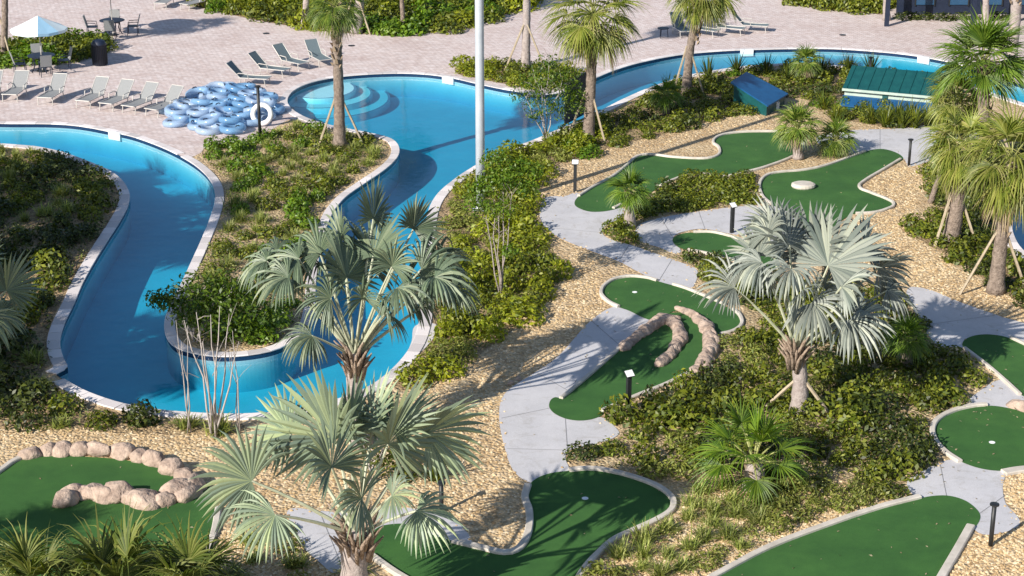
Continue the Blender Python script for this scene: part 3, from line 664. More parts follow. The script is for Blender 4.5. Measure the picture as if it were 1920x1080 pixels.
PLANTS = []
LAND = [((637, 275), 'the peninsula palm'), ((1103, 258), 'the golden based palm'), ((1287, 175), 'the leaning palm'), ((901, 394), 'the light mast'), ((938, 560), 'the slender pale tree'), ((1022, 262), 'the tree over the round pool'),
        ((365, 640), 'the peninsula tip tree'), ((1497, 775), 'the right silver palm'), ((680, 835), 'the middle silver palm'), ((675, 1150), 'the nearest silver palm'), ((1414, 915), 'the bushy bright palm'), ((402, 820), 'the bare white tree'),
        ((1178, 768), 'the hole sign by the kidney green'), ((1372, 437), 'the half hidden hole sign'), ((1078, 360), 'the hole sign by the kinked green'), ((1180, 425), 'the short strip palm'), ((1497, 298), 'the short grey palm'), ((1420, 200), 'the blue shed'),
        ((1655, 215), 'the green shed'), ((1782, 452), 'the rough trunked staked palm'), ((1867, 548), 'the yellow hanging palm'), ((488, 262), 'the tall black path light'), ((188, 122), 'the litter bin'), ((105, 700), 'the notch in the left pool edge'),
        ((325, 640), 'the rounded peninsula tip'), ((220, 340), 'the left bend of the coping'), ((140, 565), 'the straight left coping'), ((300, 850), 'the pink boulder hook'), ((1320, 650), 'the long pink rock wall'), ((1750, 830), 'the right cup green'),
        ((1258, 945), 'the rounded bottom green'), ((1560, 985), 'the tapering bottom green'), ((1060, 860), 'the end of the wide path'), ((1710, 900), 'the lower right path'), ((800, 480), 'the right pool wall'), ((970, 275), 'the oblique pool edge'),
        ((1060, 500), 'the winding gravel edge'), ((748, 283), 'the bulge of the peninsula coping'), ((410, 400), 'the curved left river coping'), ((600, 500), 'the inner river bend'), ((1735, 610), 'the shaded right path'), ((1848, 695), 'the right edge green'),
        ((570, 52), 'the pale slender trunk'), ((668, 62), 'the stout hedge trunk'), ((757, 60), 'the thin dark trunk'), ((1662, 38), 'the top right hedge trunk'), ((985, 130), 'the staked rim palm'), ((20, 690), 'the left edge silver palm'), ((1750, 150), 'the right end of the upper river'),
        ((1225, 165), 'the small dark bank palm'), ((450, 20), 'the two white loungers'), ((900, 40), 'the right part of the far hedge'), ((1560, 20), 'the middle of the top right hedge')]
LANDW = [(G(*p_), n_) for p_, n_ in LAND]
def where(x, y):
    g, n_ = min(LANDW, key=lambda q: (q[0].x-x)**2 + (q[0].y-y)**2); dx, dy = x-g.x, y-g.y
    if abs(dx) > abs(dy): r_ = 'right of ' if dx > 0 else 'left of '
    else: r_ = 'behind ' if dy > 0 else 'in front of '
    return r_ + n_
def plant_bed(poly, spacing, kinds, label, group, scale=(.8, 1.25), name='shrub', cat='shrub', avoid=()):
    """kinds: list of (kind, weight); neighbouring plants tend to be of one kind"""
    ks = [k for k, w_ in kinds]; ws = np.array([w_ for k, w_ in kinds], float); ws /= ws.sum(); cw = np.cumsum(ws)
    for x, y in scatter(poly, spacing, avoid=AVs if avoid else ()):
        f = noise.noise(Vector((x*.35, y*.25, len(poly)))) * .5 + .5; f = min(.999, max(0, (f-.2)/.6 + random.uniform(-.22, .22)))
        k = ks[min(len(ks)-1, int(np.searchsorted(cw, f)))]; s_ = random.uniform(*scale)
        PLANTS.append(dict(x=x, y=y, k=k, s=s_, sc=(s_*random.uniform(.85, 1.2), s_*random.uniform(.85, 1.2), s_*random.uniform(.75, 1.2)), r=random.uniform(0, 6.28), me=random.randrange(4), g=group, key=s_/math.hypot(x, y), rel=(s_-scale[0])/(scale[1]-scale[0])))
COLW = {'yellow': 'yellow green', 'mid': 'mid green', 'dark': 'dark green', 'olive': 'olive', 'grass': 'pale variegated', 'bright': 'bright green'}
def settle_plants():
    """the plants that show largest are objects of their own, the rest one mass per colour"""
    n = {'shrub': 0, 'grass': 0}; rest = {}
    for p_ in sorted(PLANTS, key=lambda q: -q['key']):
        q = G(960, 540); ct = 'grass' if p_['k'] == 'grass' else 'shrub'
        if n[ct] < (285 if ct == 'shrub' else 150):
            n[ct] += 1; o = bpy.data.objects.new('grass_tuft' if ct == 'grass' else 'shrub', KINDS[p_['k']][1][p_['me']]); COL.objects.link(o)
            o.location = (p_['x'], p_['y'], 0); o.scale = p_['sc']; o.rotation_euler = (0, 0, p_['r'])
            sz = 'small ' if p_['rel'] < .33 else ('large ' if p_['rel'] > .67 else '')
            tag(o, sz + COLW[p_['k']] + (' grass tuft ' if ct == 'grass' else ' shrub ') + where(p_['x'], p_['y']), ct, p_['g'] if ct == 'shrub' else p_['g'].replace('shrubs', 'grass tufts'))
        else: rest.setdefault(p_['k'], []).append(p_)
    for k, L_ in rest.items():
        VV = []; FF = []; off = 0
        for p_ in L_:
            me = KINDS[k][1][p_['me']]; v = np.empty(len(me.vertices)*3); me.vertices.foreach_get('co', v); v = v.reshape(-1, 3)*np.array(p_['sc']); f = np.empty(len(me.polygons)*4, dtype=np.int32); me.loops.foreach_get('vertex_index', f)
            c_, s_ = math.cos(p_['r']), math.sin(p_['r']); v = np.stack([v[:, 0]*c_ - v[:, 1]*s_ + p_['x'], v[:, 0]*s_ + v[:, 1]*c_ + p_['y'], v[:, 2]], 1); VV.append(v); FF.append(f.reshape(-1, 4) + off); off += len(v)
        tag(link('grass_mass' if k == 'grass' else 'shrub_mass', np_mesh('mass', np.concatenate(VV), np.concatenate(FF)), M[KINDS[k][0]]), kind='stuff')
    print('plants', len(PLANTS), n)
def cover(name, poly, dens, size, m, h=.12, avoid=(), patch=.0, group=None, asp=.4):
    """low uncountable ground cover as one mesh of leaves"""
    xs = [q[0] for q in poly]; ys = [q[1] for q in poly]; A = (max(xs)-min(xs))*(max(ys)-min(ys)); n = int(A*dens)
    X = rng.uniform(min(xs), max(xs), n); Y = rng.uniform(min(ys), max(ys), n); ok = inside(poly, X, Y)
    for a in avoid: ok &= ~inside(a, X, Y)
    X, Y = X[ok], Y[ok]
    if patch:
        f = np.array([noise.noise(Vector((x*1.1, y*1.1, 3.3))) for x, y in zip(X, Y)]); k = f > (patch - .5) + rng.normal(0, .08, len(X)); X, Y = X[k], Y[k]
        hh = h
    P_ = np.stack([X, Y, rng.uniform(.03, h, len(X))], 1); N_ = np.tile(np.array([0, -.2, .8]), (len(X), 1))
    V, F = leaf_quads(P_, N_, size, asp, .6); o = link(name, np_mesh(name, V, F), m); tag(o, kind='stuff'); return o

turfs = [W2(g_) for g_ in (G1, G2, G3, G4, G5, G6, G7, G8, G9, G10)]
AV = [POOL, POOL2] + list(paths.values()) + turfs
def grow(poly, d):
    n = len(poly); ar = sum(poly[i][0]*poly[(i+1) % n][1] - poly[(i+1) % n][0]*poly[i][1] for i in range(n)); return offset(poly, -d if ar > 0 else d, True)
AVs = [grow(POOL, .72), grow(POOL2, .72)] + [grow(p, .30) for p in paths.values()] + [grow(p, .42) for p in turfs]
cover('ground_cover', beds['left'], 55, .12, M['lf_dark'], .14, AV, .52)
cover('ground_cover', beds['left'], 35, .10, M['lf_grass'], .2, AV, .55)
cover('ground_cover', beds['peninsula'], 60, .10, M['lf_mid'], .14, AV, .52)
cover('ground_cover', beds['peninsula'], 45, .12, M['lf_grass'], .2, AV, .48)
cover('ground_cover', beds['middle'], 60, .11, M['lf_olive'], .15, AV, .48)
cover('ground_cover', beds['upper'], 45, .10, M['lf_mid'], .14, AV, .42)
cover('ground_cover', beds['strip'], 80, .10, M['lf_mid'], .14, AV, .3)
cover('ground_cover', beds['lower'], 60, .11, M['lf_mid'], .16, AV, .48)
cover('ground_cover', beds['lower'], 25, .11, M['lf_grass'], .2, AV, .58)
cover('ground_cover', beds['right'], 60, .11, M['lf_mid'], .15, AV, .42)
cover('ground_cover', beds['sparse'], 70, .09, M['lf_olive'], .14, AV, .44)
cover('ground_cover', beds['sparse'], 50, .10, M['lf_grass'], .16, AV, .5)
# fallen leaves and stones in the gravel
def pebbles(polys, n, avoid):
    ps = []
    for poly, k in zip(polys, n):
        xs = [q[0] for q in poly]; ys = [q[1] for q in poly]; X = rng.uniform(min(xs), max(xs), k); Y = rng.uniform(min(ys), max(ys), k); ok = inside(poly, X, Y)
        for a in avoid: ok &= ~inside(a, X, Y)
        ps.append(np.stack([X[ok], Y[ok]], 1))
    n_main = sum(len(q) for q in ps)
    for poly in list(paths.values()):                       # a little gravel kicked onto the path edges
        q = np.array(resample(poly + [poly[0]], .12)); q = q[rng.random(len(q)) < .55]; q = q + rng.normal(0, .09, q.shape); k_ = np.ones(len(q), bool)
        for a in turfs: k_ &= ~inside(grow(a, .15), q[:, 0], q[:, 1])
        ps.append(q[k_])
    P_ = np.concatenate(ps); n = len(P_)
    base = np.array([[1, 0, 0], [0, 1, 0], [-1, 0, 0], [0, -1, 0], [0, 0, 1.]]); Fb = np.array([[0, 1, 4], [1, 2, 4], [2, 3, 4], [3, 0, 4]])
    s = rng.uniform(.02, .05, n); a = rng.uniform(0, 6.28, n); ca, sa = np.cos(a), np.sin(a)
    V = np.zeros((n, 5, 3)); ax = rng.uniform(.7, 1.4, n)
    for i, (x, y, z) in enumerate(base):
        x_ = x*ax + rng.normal(0, .15, n); y_ = y + rng.normal(0, .15, n)
        V[:, i, 0] = P_[:, 0] + s*(x_*ca - y_*sa); V[:, i, 1] = P_[:, 1] + s*(x_*sa + y_*ca); V[:, i, 2] = z*s*rng.uniform(.5, .9, n) + .013*(n_main <= np.arange(n)) + .001
    F = (Fb[None] + (np.arange(n)*5)[:, None, None]).reshape(-1, 3)
    o = link('gravel_stones', np_mesh('gravel_stones', V.reshape(-1, 3), F), M['pebble']); tag(o, kind='stuff')
gp = [W2(p, True, 2) for p in ([(930, 600), (1080, 470), (1130, 520), (1130, 590), (1000, 690), (940, 760), (960, 880), (985, 930), (960, 1030), (840, 1020), (830, 960), (600, 950), (420, 950), (380, 860), (0, 850), (-40, 805), (500, 800), (760, 760)],
                               [(1700, 310), (1770, 300), (1700, 430), (1920, 570), (1920, 620), (1740, 545), (1620, 500), (1600, 410), (1680, 390), (1620, 350)],
                               [(1885, 885), (1960, 880), (1960, 1090), (1770, 1090), (1840, 1000), (1910, 985), (1890, 940)], BEDS['sparse'], [(400, 1000), (560, 990), (640, 1090), (380, 1100)],
                               [(1080, 300), (1250, 250), (1480, 200), (1500, 240), (1350, 250), (1200, 290), (1090, 350), (1010, 365)])]
def litter(polys, n):
    P_ = []
    for poly in polys:
        xs = [q[0] for q in poly]; ys = [q[1] for q in poly]; X = rng.uniform(min(xs), max(xs), n); Y = rng.uniform(min(ys), max(ys), n); ok = inside(poly, X, Y); P_.append(np.stack([X[ok], Y[ok], np.full(ok.sum(), .03)], 1))
    P_ = np.concatenate(P_); V, F = leaf_quads(P_, np.tile(np.array([0, 0, 1.]), (len(P_), 1)), .075, .45, .25); tag(link('fallen_leaves', np_mesh('fallen_leaves', V, F), M['dryleaf']), kind='stuff')
litter(turfs + list(paths.values()), 34)
pebbles(gp, [26000, 9000, 7000, 9000, 3500, 5000], AV)

# ================================================================ SHRUBS (individual plants, shared meshes)
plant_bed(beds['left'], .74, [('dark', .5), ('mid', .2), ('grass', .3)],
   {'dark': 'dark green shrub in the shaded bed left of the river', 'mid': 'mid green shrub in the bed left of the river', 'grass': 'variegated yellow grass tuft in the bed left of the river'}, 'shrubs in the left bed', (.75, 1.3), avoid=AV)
plant_bed(beds['peninsula'], .70, [('mid', .4), ('grass', .25), ('bright', .35)],
   {'mid': 'green shrub on the planted peninsula between the river arms', 'grass': 'pale grass tuft on the planted peninsula between the river arms', 'bright': 'bright green shrub on the planted peninsula between the river arms'}, 'shrubs on the peninsula', (.7, 1.05), avoid=AV)
plant_bed(beds['middle'], .62, [('olive', .25), ('yellow', .45), ('mid', .3)],
   {'yellow': 'yellow green shrub in the bed between the right river arm and the gravel', 'olive': 'olive leaved shrub in the bed between the right river arm and the gravel', 'mid': 'mid green shrub in the bed between the right river arm and the gravel'}, 'shrubs right of the river', (.75, 1.2), avoid=AV)
plant_bed(beds['upper'], .80, [('dark', .25), ('mid', .45), ('bright', .3)],
   {'dark': 'dark green shrub along the near bank of the upper river', 'mid': 'mid green shrub along the near bank of the upper river', 'bright': 'bright green shrub along the near bank of the upper river'}, 'shrubs along the upper river', (.7, 1.1), avoid=AV)
plant_bed(beds['strip'], .50, [('mid', .6), ('dark', .4)],
   {'dark': 'dark green shrub in the strip below the kinked putting green', 'mid': 'mid green shrub in the strip below the kinked putting green'}, 'shrubs in the strip', (.7, .95), avoid=AV)
plant_bed(beds['far_pool'], .6, [('mid', .5), ('yellow', .5)],
   {'yellow': 'yellow green shrub in the bed on the far rim of the round pool', 'mid': 'mid green shrub in the bed on the far rim of the round pool'}, 'shrubs on the far pool rim', (.7, .95), avoid=AV)
plant_bed(beds['lower'], .66, [('dark', .4), ('mid', .4), ('olive', .2)],
   {'dark': 'dark green shrub in the big bed round the right silver palm', 'mid': 'mid green shrub in the big bed round the right silver palm', 'olive': 'olive shrub in the big bed round the right silver palm'}, 'shrubs in the lower bed', (.75, 1.2), avoid=AV)
plant_bed(beds['right'], .72, [('mid', .6), ('dark', .4)],
   {'dark': 'dark green shrub under the palms at the right edge', 'mid': 'mid green shrub under the palms at the right edge'}, 'shrubs at the right edge', (.8, 1.2), avoid=AV)
plant_bed(beds['sparse'], .50, [('grass', .45), ('olive', .55)],
   {'grass': 'pale grass tuft on the gravel between the two bottom greens', 'olive': 'low olive shrub on the gravel between the two bottom greens'}, 'shrubs on the lower gravel', (.55, 1.1), avoid=AV)
plant_bed(beds['corner'], .7, [('grass', .4), ('olive', .6)],
   {'grass': 'pale grass tuft under the front silver palm', 'olive': 'low olive shrub under the front silver palm'}, 'shrubs under the front palm', (.7, 1.1), avoid=AV)
plant_bed(beds['hedge_far'], .85, [('bright', .3), ('mid', .35), ('yellow', .35)],
   {'bright': 'bright green hedge plant on the far side of the deck', 'mid': 'mid green hedge plant on the far side of the deck'}, 'shrubs in the far hedge', (1.3, 1.9))
plant_bed(beds['hedge_left'], .65, [('bright', .5), ('mid', .5)],
   {'bright': 'bright green hedge plant beside the dark bin', 'mid': 'mid green hedge plant beside the dark bin'}, 'shrubs in the hedge by the bin', (1.2, 1.5))
plant_bed(beds['hedge_right'], .75, [('yellow', .3), ('mid', .7)],
   {'yellow': 'yellow green hedge plant at the top right of the deck', 'mid': 'mid green hedge plant at the top right of the deck'}, 'shrubs in the right hedge', (1.2, 1.6))
settle_plants()

# ================================================================ PALMS
def frond(mb, O, hub, axis, face, Rr, nseg=34, span=2.0, fold=.25, g=.5, split=.5, seed=0, pet=.03, steps=5, mi=0, mp_=1, base=Vector((0, 0, 0))):
    """fan leaf: petiole from base to hub, pleated blade whose free tips bend towards the ground"""
    rd = random.Random(seed); axis = axis.normalized(); n = (face - axis*face.dot(axis)).normalized(); s = axis.cross(n)
    b0 = base - O; h0 = hub - O; mid = (b0+h0)/2 + Vector((0, 0, (h0-b0).length*.07))
    pts = [b0*(1-t)**2 + mid*2*t*(1-t) + h0*t*t for t in (0, .25, .5, .75, 1)]
    mb.tube(pts, [pet*1.5, pet*1.15, pet, pet*.85, pet*.7], 6, mp_)
    da = 2*span/nseg
    for i in range(nseg):
        a = -span + (i+.5)*da; d = axis*math.cos(a) + s*math.sin(a); d = (d + n*fold*abs(math.sin(a))*1.0 + n*.05*rd.uniform(-1, 1)).normalized()
        ws = (d.cross(n)).normalized(); L_ = Rr*(1 - .22*(abs(a)/span)**2)*rd.uniform(.88, 1.06); p = h0.copy(); base_i = len(mb.v); gg = g*rd.uniform(.5, 1.7) + rd.uniform(0, .12)
        for k in range(steps+1):
            t = k/steps; r_ = t*L_
            if t <= split: hw = r_*math.tan(da/2)*1.04
            else: hw = split*L_*math.tan(da/2)*1.04*(1 - (t-split)/(1-split))**.9*.82
            hw = max(hw, .002); ridge = n*hw*.8
            for q in (p - ws*hw, p + ridge, p + ws*hw): mb.v.append(tuple(q))
            dd = (d + Vector((0, 0, -1))*gg*(t**1.6)*1.6).normalized(); p = p + dd*(L_/steps)
        for k in range(steps):
            o_ = base_i + 3*k
            mb.f += [(o_, o_+1, o_+4, o_+3), (o_+1, o_+2, o_+5, o_+4)]; mb.m += [mi, mi]
def braces(par, pts, h):
    for dx, dy in pts:
        mb = MB(); top = Vector((dx*.08, dy*.08, h)); bot = Vector((dx, dy, 0)); mb.tube([bot, top], .045, 5); mb.build('support_brace', M['wood'], par)
RIGHT = Vector((1, 0, 0)); UPC = Vector((0, sp, cp)); FWD = Vector((0, cp, -sp))
def trunk_mesh(top, r0, r1, seed, rings=14, n=12):
    rd = random.Random(seed); mb = MB(); N = max(10, int(top.length*5)); pts = []; rs = []
    bow = Vector((rd.uniform(-1, 1), rd.uniform(-1, 1), 0)) * .04 * top.length
    for i in range(N+1):
        t = i/N; pts.append(top*t + bow*math.sin(math.pi*t)); flare = .35*math.exp(-t*top.length*2.2)
        rs.append((r0 + (r1-r0)*t)*(1+flare)*(1 + .06*math.sin(i*2.4) + rd.uniform(-.03, .03)))
    mb.tube(pts, rs, n); return mb
def bismarck(base, heart, label, fr, r0=.20, brace=None, mat_='bismarck'):
    b = G(*base); H_ = PY(heart[0], heart[1], b.y); par = tag(empty('silver_palm', b), label, 'palm tree', 'silver fan palms')
    top = H_ - b; trunk_mesh(top + Vector((0, 0, .1)), r0*1.1, r0, hash(base) % 99).build('trunk', M['barkgrey'], par, True)
    fb = MB()
    for i in range(34):
        a = i*2.4; z = top.z - .50 + .62*(i/34); o_ = Vector((math.cos(a), math.sin(a), 0)); k_ = random.uniform(.8, 1.3)
        p0 = o_*r0*.9 + Vector((0, 0, z - .1)) + Vector((top.x, top.y, 0)); p1 = p0 + o_*.09 + Vector((0, 0, .26*k_)); p2 = p0 + o_*.26*k_ + Vector((0, 0, .48*k_))
        fb.tube([p0, p1, p2], [.06, .045, .015], 5)
    fb.build('leaf_bases', M['fibre'], par, True)
    for i, f in enumerate(fr):
        hx, hy, dY, ax, ay, ad, rad, g_ = f[:8]; fx = f[8] if len(f) > 8 else (-.35, .8, .65)
        hub = PY(hx, hy, b.y + dY); axis = RIGHT*ax + UPC*(-ay) + FWD*ad; face = Vector((fx[0], -fx[2], fx[1]))
        rd_ = random.Random(i*31 + int(heart[0])); mb = MB(); frond(mb, b, hub, axis, face, rad, 28, 2.15 if g_ < .8 else 1.9, rd_.choice((.08, .2, .35, .6)), g_ + (.12 if g_ > .3 else .03), .64, i*7+3, .033, 6, base=H_ + Vector((0, 0, -.05)))
        mb.build('frond', [M[mat_], M['petiole']], par)
    if brace: braces(par, brace, top.z*.55)
    return par
# (hub px, hub py, depth offset m, axis right, axis down, axis away, blade radius m, droop)
bismarck((675, 1190), (668, 1000), 'nearest silver fan palm with broad grey green fans at bottom centre', [
    (628, 822, .6, -.55, -.75, .2, 1.5, .08, (-.6, .5, .65)), (622, 876, -.6, -.2, -.9, -.1, 1.15, .25, (.8, .15, .5)), (728, 832, .3, .45, -.8, .1, 1.5, .12, (.85, .2, .4)), (738, 805, .5, .5, -.7, .3, 1.1, .12, (-.6, .6, .6)), (800, 812, .9, .8, -.35, .3, 1.35, .3, (.9, .1, .4)),
    (472, 902, -.3, -.85, -.15, .0, 1.25, .35, (-.6, .5, .65)), (516, 966, -.9, -.45, .35, -.3, 1.0, .9, (-.3, .7, .9)), (678, 935, -1.0, -.35, -.1, -.5, .95, .6, (.8, .2, .5)), (782, 958, -.4, .55, .25, -.1, 1.05, .95, (.2, .9, .5)),
    (655, 808, .9, .15, -1, .3, 1.15, .1, (.95, .2, .3)), (700, 795, 1.1, .25, -1, .1, 1.15, .12, (-.8, .5, .3)), (543, 812, .9, -.8, -.35, .4, 1.05, .2, (-.5, .6, .6)),
    (735, 930, -.9, .5, -.1, -.4, .7, .7)], r0=.25, brace=[(1.3, .6), (-.9, .9)])
bismarck((680, 835), (665, 668), 'silver fan palm behind the nearest one standing in front of the river bend', [
    (650, 520, .2, -.25, -.95, .1, 1.35, .12, (.85, .1, .5)), (600, 475, .5, -.7, -.55, .2, 1.15, .9, (-.4, .8, .5)), (560, 485, .2, -.9, .05, .1, 1.3, 1.7, (-.3, .9, .5)), (700, 480, .7, .25, -.95, .3, 1.2, .15, (-.5, .4, .8)),
    (735, 500, -.3, .2, -.8, -.3, .85, .4, (.1, .6, .8)), (790, 505, .5, .8, -.1, .2, 1.25, 1.0, (.9, .3, .3)), (815, 520, -.2, .85, .2, -.2, 1.25, 1.7, (.3, .9, .4)), (585, 630, -.5, -.5, .15, -.4, 1.0, 1.4, (-.2, .8, .7)),
    (745, 540, -.6, .4, .1, -.5, 1.1, 1.4, (.3, .7, .7)), (700, 410, 1.2, .1, -1, .3, 1.05, .08, (.9, .2, .4)), (775, 430, 1.0, .5, -.8, .4, .9, .2, (.6, .5, .6)), (620, 560, -.5, -.6, -.2, -.3, 1.1, 1.6, (-.4, .6, .8)),
    (520, 470, .9, -.75, -.1, .3, 1.0, 1.3, (-.3, .9, .4)), (680, 560, -.8, .0, -.7, -.6, .8, .5, (.2, .3, 1)),
    (540, 520, -.3, -.8, .1, -.1, 1.1, 1.7, (-.5, .7, .5)), (850, 540, .3, .8, .2, .1, .95, 1.7, (.4, .8, .4)), (640, 450, .9, -.3, -.9, .3, 1.0, .7, (-.8, .4, .5)),
    (500, 490, .4, -.8, .0, .1, 1.0, 1.8, (-.5, .8, .3)), (610, 510, .9, -.6, -.4, .4, 1.2, 1.3, (.8, .5, .3)), (760, 545, .6, .6, -.1, .3, 1.2, 1.6, (.8, .5, .3)), (820, 500, 1.1, .8, -.2, .4, 1.2, 1.5, (.9, .3, .2)), (690, 500, 1.3, .2, -.9, .5, 1.2, .6, (.2, .4, .9)), (720, 590, -.9, .2, .2, -.5, .9, 1.6, (.8, .4, .4))], r0=.18, mat_='bismarckdark')
bismarck((1497, 775), (1493, 655), 'silver fan palm in the lower bed to the right of centre with wooden stakes', [
    (1553, 498, .2, .55, -.75, .1, 1.75, .10, (-.6, .5, .65)), (1480, 460, .5, -.15, -.95, .2, 1.25, .15, (.7, .3, .7)), (1522, 470, 1.0, .1, -1, .3, 1.35, .1, (-.6, .5, .6)), (1422, 480, .4, -.45, -.85, .2, .9, .2, (-.5, .6, .6)),
    (1377, 540, -.2, -.8, -.15, .0, 1.1, .85, (-.3, .8, .6)), (1428, 492, -.3, -.5, .1, -.2, 1.15, 1.5, (-.3, .8, .6)), (1523, 568, -1.0, .3, .3, -.5, 1.2, 1.3, (.0, .7, .8)), (1646, 503, .6, .9, -.25, .3, 1.05, .35, (.9, .0, .4)),
    (1608, 595, -.4, .85, -.05, -.1, 1.1, .7, (.1, .9, .5)), (1592, 600, -.8, .35, .3, -.4, 1.3, 1.6, (.2, .8, .6)), (1578, 538, -.9, .3, -.3, -.6, 1.0, .6, (.85, .2, .5)), (1484, 505, -.5, -.2, .2, -.4, 1.15, 1.5, (-.2, .7, .7)),
    (1455, 430, 1.1, -.3, -.95, .3, 1.05, .25, (.3, .4, .8)), (1663, 545, .2, .8, .2, .0, 1.0, 1.3, (.3, .9, .4)), (1620, 470, 1.1, .6, -.6, .6, 1.1, .5, (.2, .4, .9)), (1500, 560, -1.1, -.3, -.1, -.6, .9, 1.4, (-.3, .4, .9)),
    (1545, 540, .9, .3, -.8, .3, 1.1, 1.3, (.8, .4, .4)), (1590, 560, .5, .5, -.3, .3, 1.1, 1.8, (.4, .7, .5)), (1440, 440, .3, -.2, -.9, .1, .95, 1.0, (-.8, .4, .6))], mat_='bismarckgrey', r0=.17, brace=[(.8, -.35), (-.95, .1)])
bismarck((-75, 720), (-70, 625), 'silver fan palm cut off by the left edge of the photograph', [
    (12, 545, .1, .45, -.85, .1, 1.15, .15, (.8, .2, .5)), (-40, 500, .5, .1, -1, .1, 1.1, .2), (-90, 500, .4, -.4, -.8, .2, 1.1, .2), (-25, 600, -.5, .5, .3, -.2, 1.0, 1.4), (-130, 560, 0, -.8, -.2, 0, 1.1, .8), (-75, 560, -.8, .1, -.4, -.6, 1.0, .8),
    (-100, 640, -.5, -.6, .3, -.3, 1.0, 1.4), (0, 590, .6, .8, .1, .3, .8, .6, (.8, .4, .4))])

# cabbage palms: three crown templates reused
def crown_set(seed, n, rad, petl, g, mname, el0=80, el1=-50, nseg=24):
    rd = random.Random(seed); out = []
    for i in range(n):
        t = i/(n-1); az = i*2.39996 + rd.uniform(-.2, .2); el = R(el0 + (el1-el0)*t**.8 + rd.uniform(-8, 8))
        d = Vector((math.cos(az)*math.cos(el), math.sin(az)*math.cos(el), math.sin(el))); pl = petl*rd.uniform(.8, 1.1)
        hub = d*pl + Vector((0, 0, -.1*pl*t)); ax = (d + Vector((0, 0, -.55*(.3+t)))).normalized(); face = Vector((0, 0, 1)) + d*.4 if el > 0 else d + Vector((0, 0, .6))
        mb = MB(); frond(mb, Vector((0, 0, 0)), hub, ax, face, rad*rd.uniform(.85, 1.1), nseg, 1.85, .35, g*(.5+t), .42, seed*50+i, .018, 5)
        me = mb.mesh('frond'); dry = mname not in ('sabalgreen', 'sabalsplay') and t > .93
        me.materials.append(M['dryleaf'] if dry else M[mname]); me.materials.append(M['petgreen']); out.append(me)
    return out
CR = {'green': crown_set(1, 34, 1.0, .75, .9, 'sabal', 80, -55, 28), 'yellow': crown_set(2, 32, 1.0, .75, 1.1, 'sabalyellow', 80, -60, 28), 'fresh': crown_set(3, 30, 1.05, .65, .6, 'sabalgreen', 85, -25, 28),
      'dusty': crown_set(7, 34, 1.0, .7, 1.3, 'sabaldusty', 80, -70, 24), 'hang': crown_set(4, 36, 1.1, .7, 1.5, 'sabalyellow', 75, -75, 26), 'splay': crown_set(8, 17, .80, .75, .75, 'sabalsplay', 78, -8, 26), 'small': crown_set(5, 22, .6, .38, .8, 'sabalgreen', 80, -20, 20), 'olive': crown_set(6, 26, .65, .4, .9, 'sabal', 80, -30, 20)}
def sabal(base, heart, crown, label, r0=.17, rz=0, sc=1.0, brace=None, bark='bark', boots=True, cat='palm tree', name='cabbage_palm', group='cabbage palms', basepos=None):
    b = basepos or G(*base); H_ = PY(heart[0], heart[1], b.y) if not isinstance(heart, float) else b + Vector((.2, .1, heart)); par = tag(empty(name, b), label, cat, group); top = H_ - b
    trunk_mesh(top, r0*1.1, r0*.85, int(b.x*10) % 97).build('trunk', M[bark], par, True)
    if boots:
        bt = MB(); n = int(min(top.z, 2.6)*16); rd = random.Random(3)
        for i in range(n):
            a = i*2.39996; z = top.z - (i/n)*min(top.z*.75, 2.4); c = Vector((top.x*z/top.z, top.y*z/top.z, z)); o_ = Vector((math.cos(a), math.sin(a), 0)); s_ = Vector((-math.sin(a), math.cos(a), 0)); rr = r0*.85
            q = c + o_*rr; l = .2*rd.uniform(.7, 1.2)
            bt.add([q - s_*.07, q + s_*.07, q + s_*.03 + o_*.09 + Vector((0, 0, l)), q - s_*.03 + o_*.09 + Vector((0, 0, l)), q - o_*.04 + Vector((0, 0, l*.8))], [(0, 1, 2, 3), (1, 4, 2), (0, 3, 4), (3, 2, 4)])
        bt.build('leaf_boots', M['boot'], par)
    for me in CR[crown]:
        o = bpy.data.objects.new('frond', me); COL.objects.link(o); o.parent = par; o.location = top; o.rotation_euler = (0, 0, rz); o.scale = (sc, sc, sc)
    if brace: braces(par, brace, min(top.z*.6, 2.0))
    return par
BR = [(.75, -.3), (-.6, -.5), (0, .8)]
sabal((637, 275), (628, 12), 'green', 'tall cabbage palm with rough dark trunk on the peninsula beside the round pool', .19, .3, .85, [(.9, .1), (-.8, -.1)])
sabal((1103, 258), (1112, 28), 'yellow', 'tall cabbage palm with golden leaf bases by the navy panel', .19, 1.0, 1.35, [(.6, -.5), (-.75, .2)])
sabal((1287, 175), (1320, -20), 'yellow', 'leaning cabbage palm with yellow crown on the near bank of the upper river', .17, 2.2, 1.15, [(.7, -.2), (-.5, .4)])
sabal((985, 130), (985, -150), 'green', 'tall staked palm trunk in the bed on the far rim of the round pool', .17, .7, 1.0, [(.9, -.3), (-.9, -.2), (.2, .8)], 'barkgrey', False)
sabal((570, 52), (567, -180), 'green', 'pale slender palm trunk in front of the far hedge', .14, .2, 1.0, None, 'barkgrey', False)
sabal((668, 62), (668, -170), 'olive', 'stout palm trunk in the far hedge behind the peninsula palm', .22, .8, 1.3, [(.7, -.4), (-.7, -.3)], 'barkgrey', False)
sabal((757, 60), (755, -180), 'green', 'thin dark palm trunk in the far hedge', .10, 1.7, 1.0, None, 'bark', False)
sabal((5, 112), (0, -120), 'green', 'dark palm trunk at the top left edge beside the hedge', .15, .1, 1.0, [(.5, -.4)], 'bark', False)
sabal((1662, 38), (1665, -170), 'green', 'slender palm trunk at the end of the top right hedge', .15, .9, 1.0, None, 'barkgrey', False)
sabal((1848, 60), (1850, -160), 'green', 'pale palm trunk in front of the dark pavilion', .15, .4, 1.0, None, 'barkgrey', False)
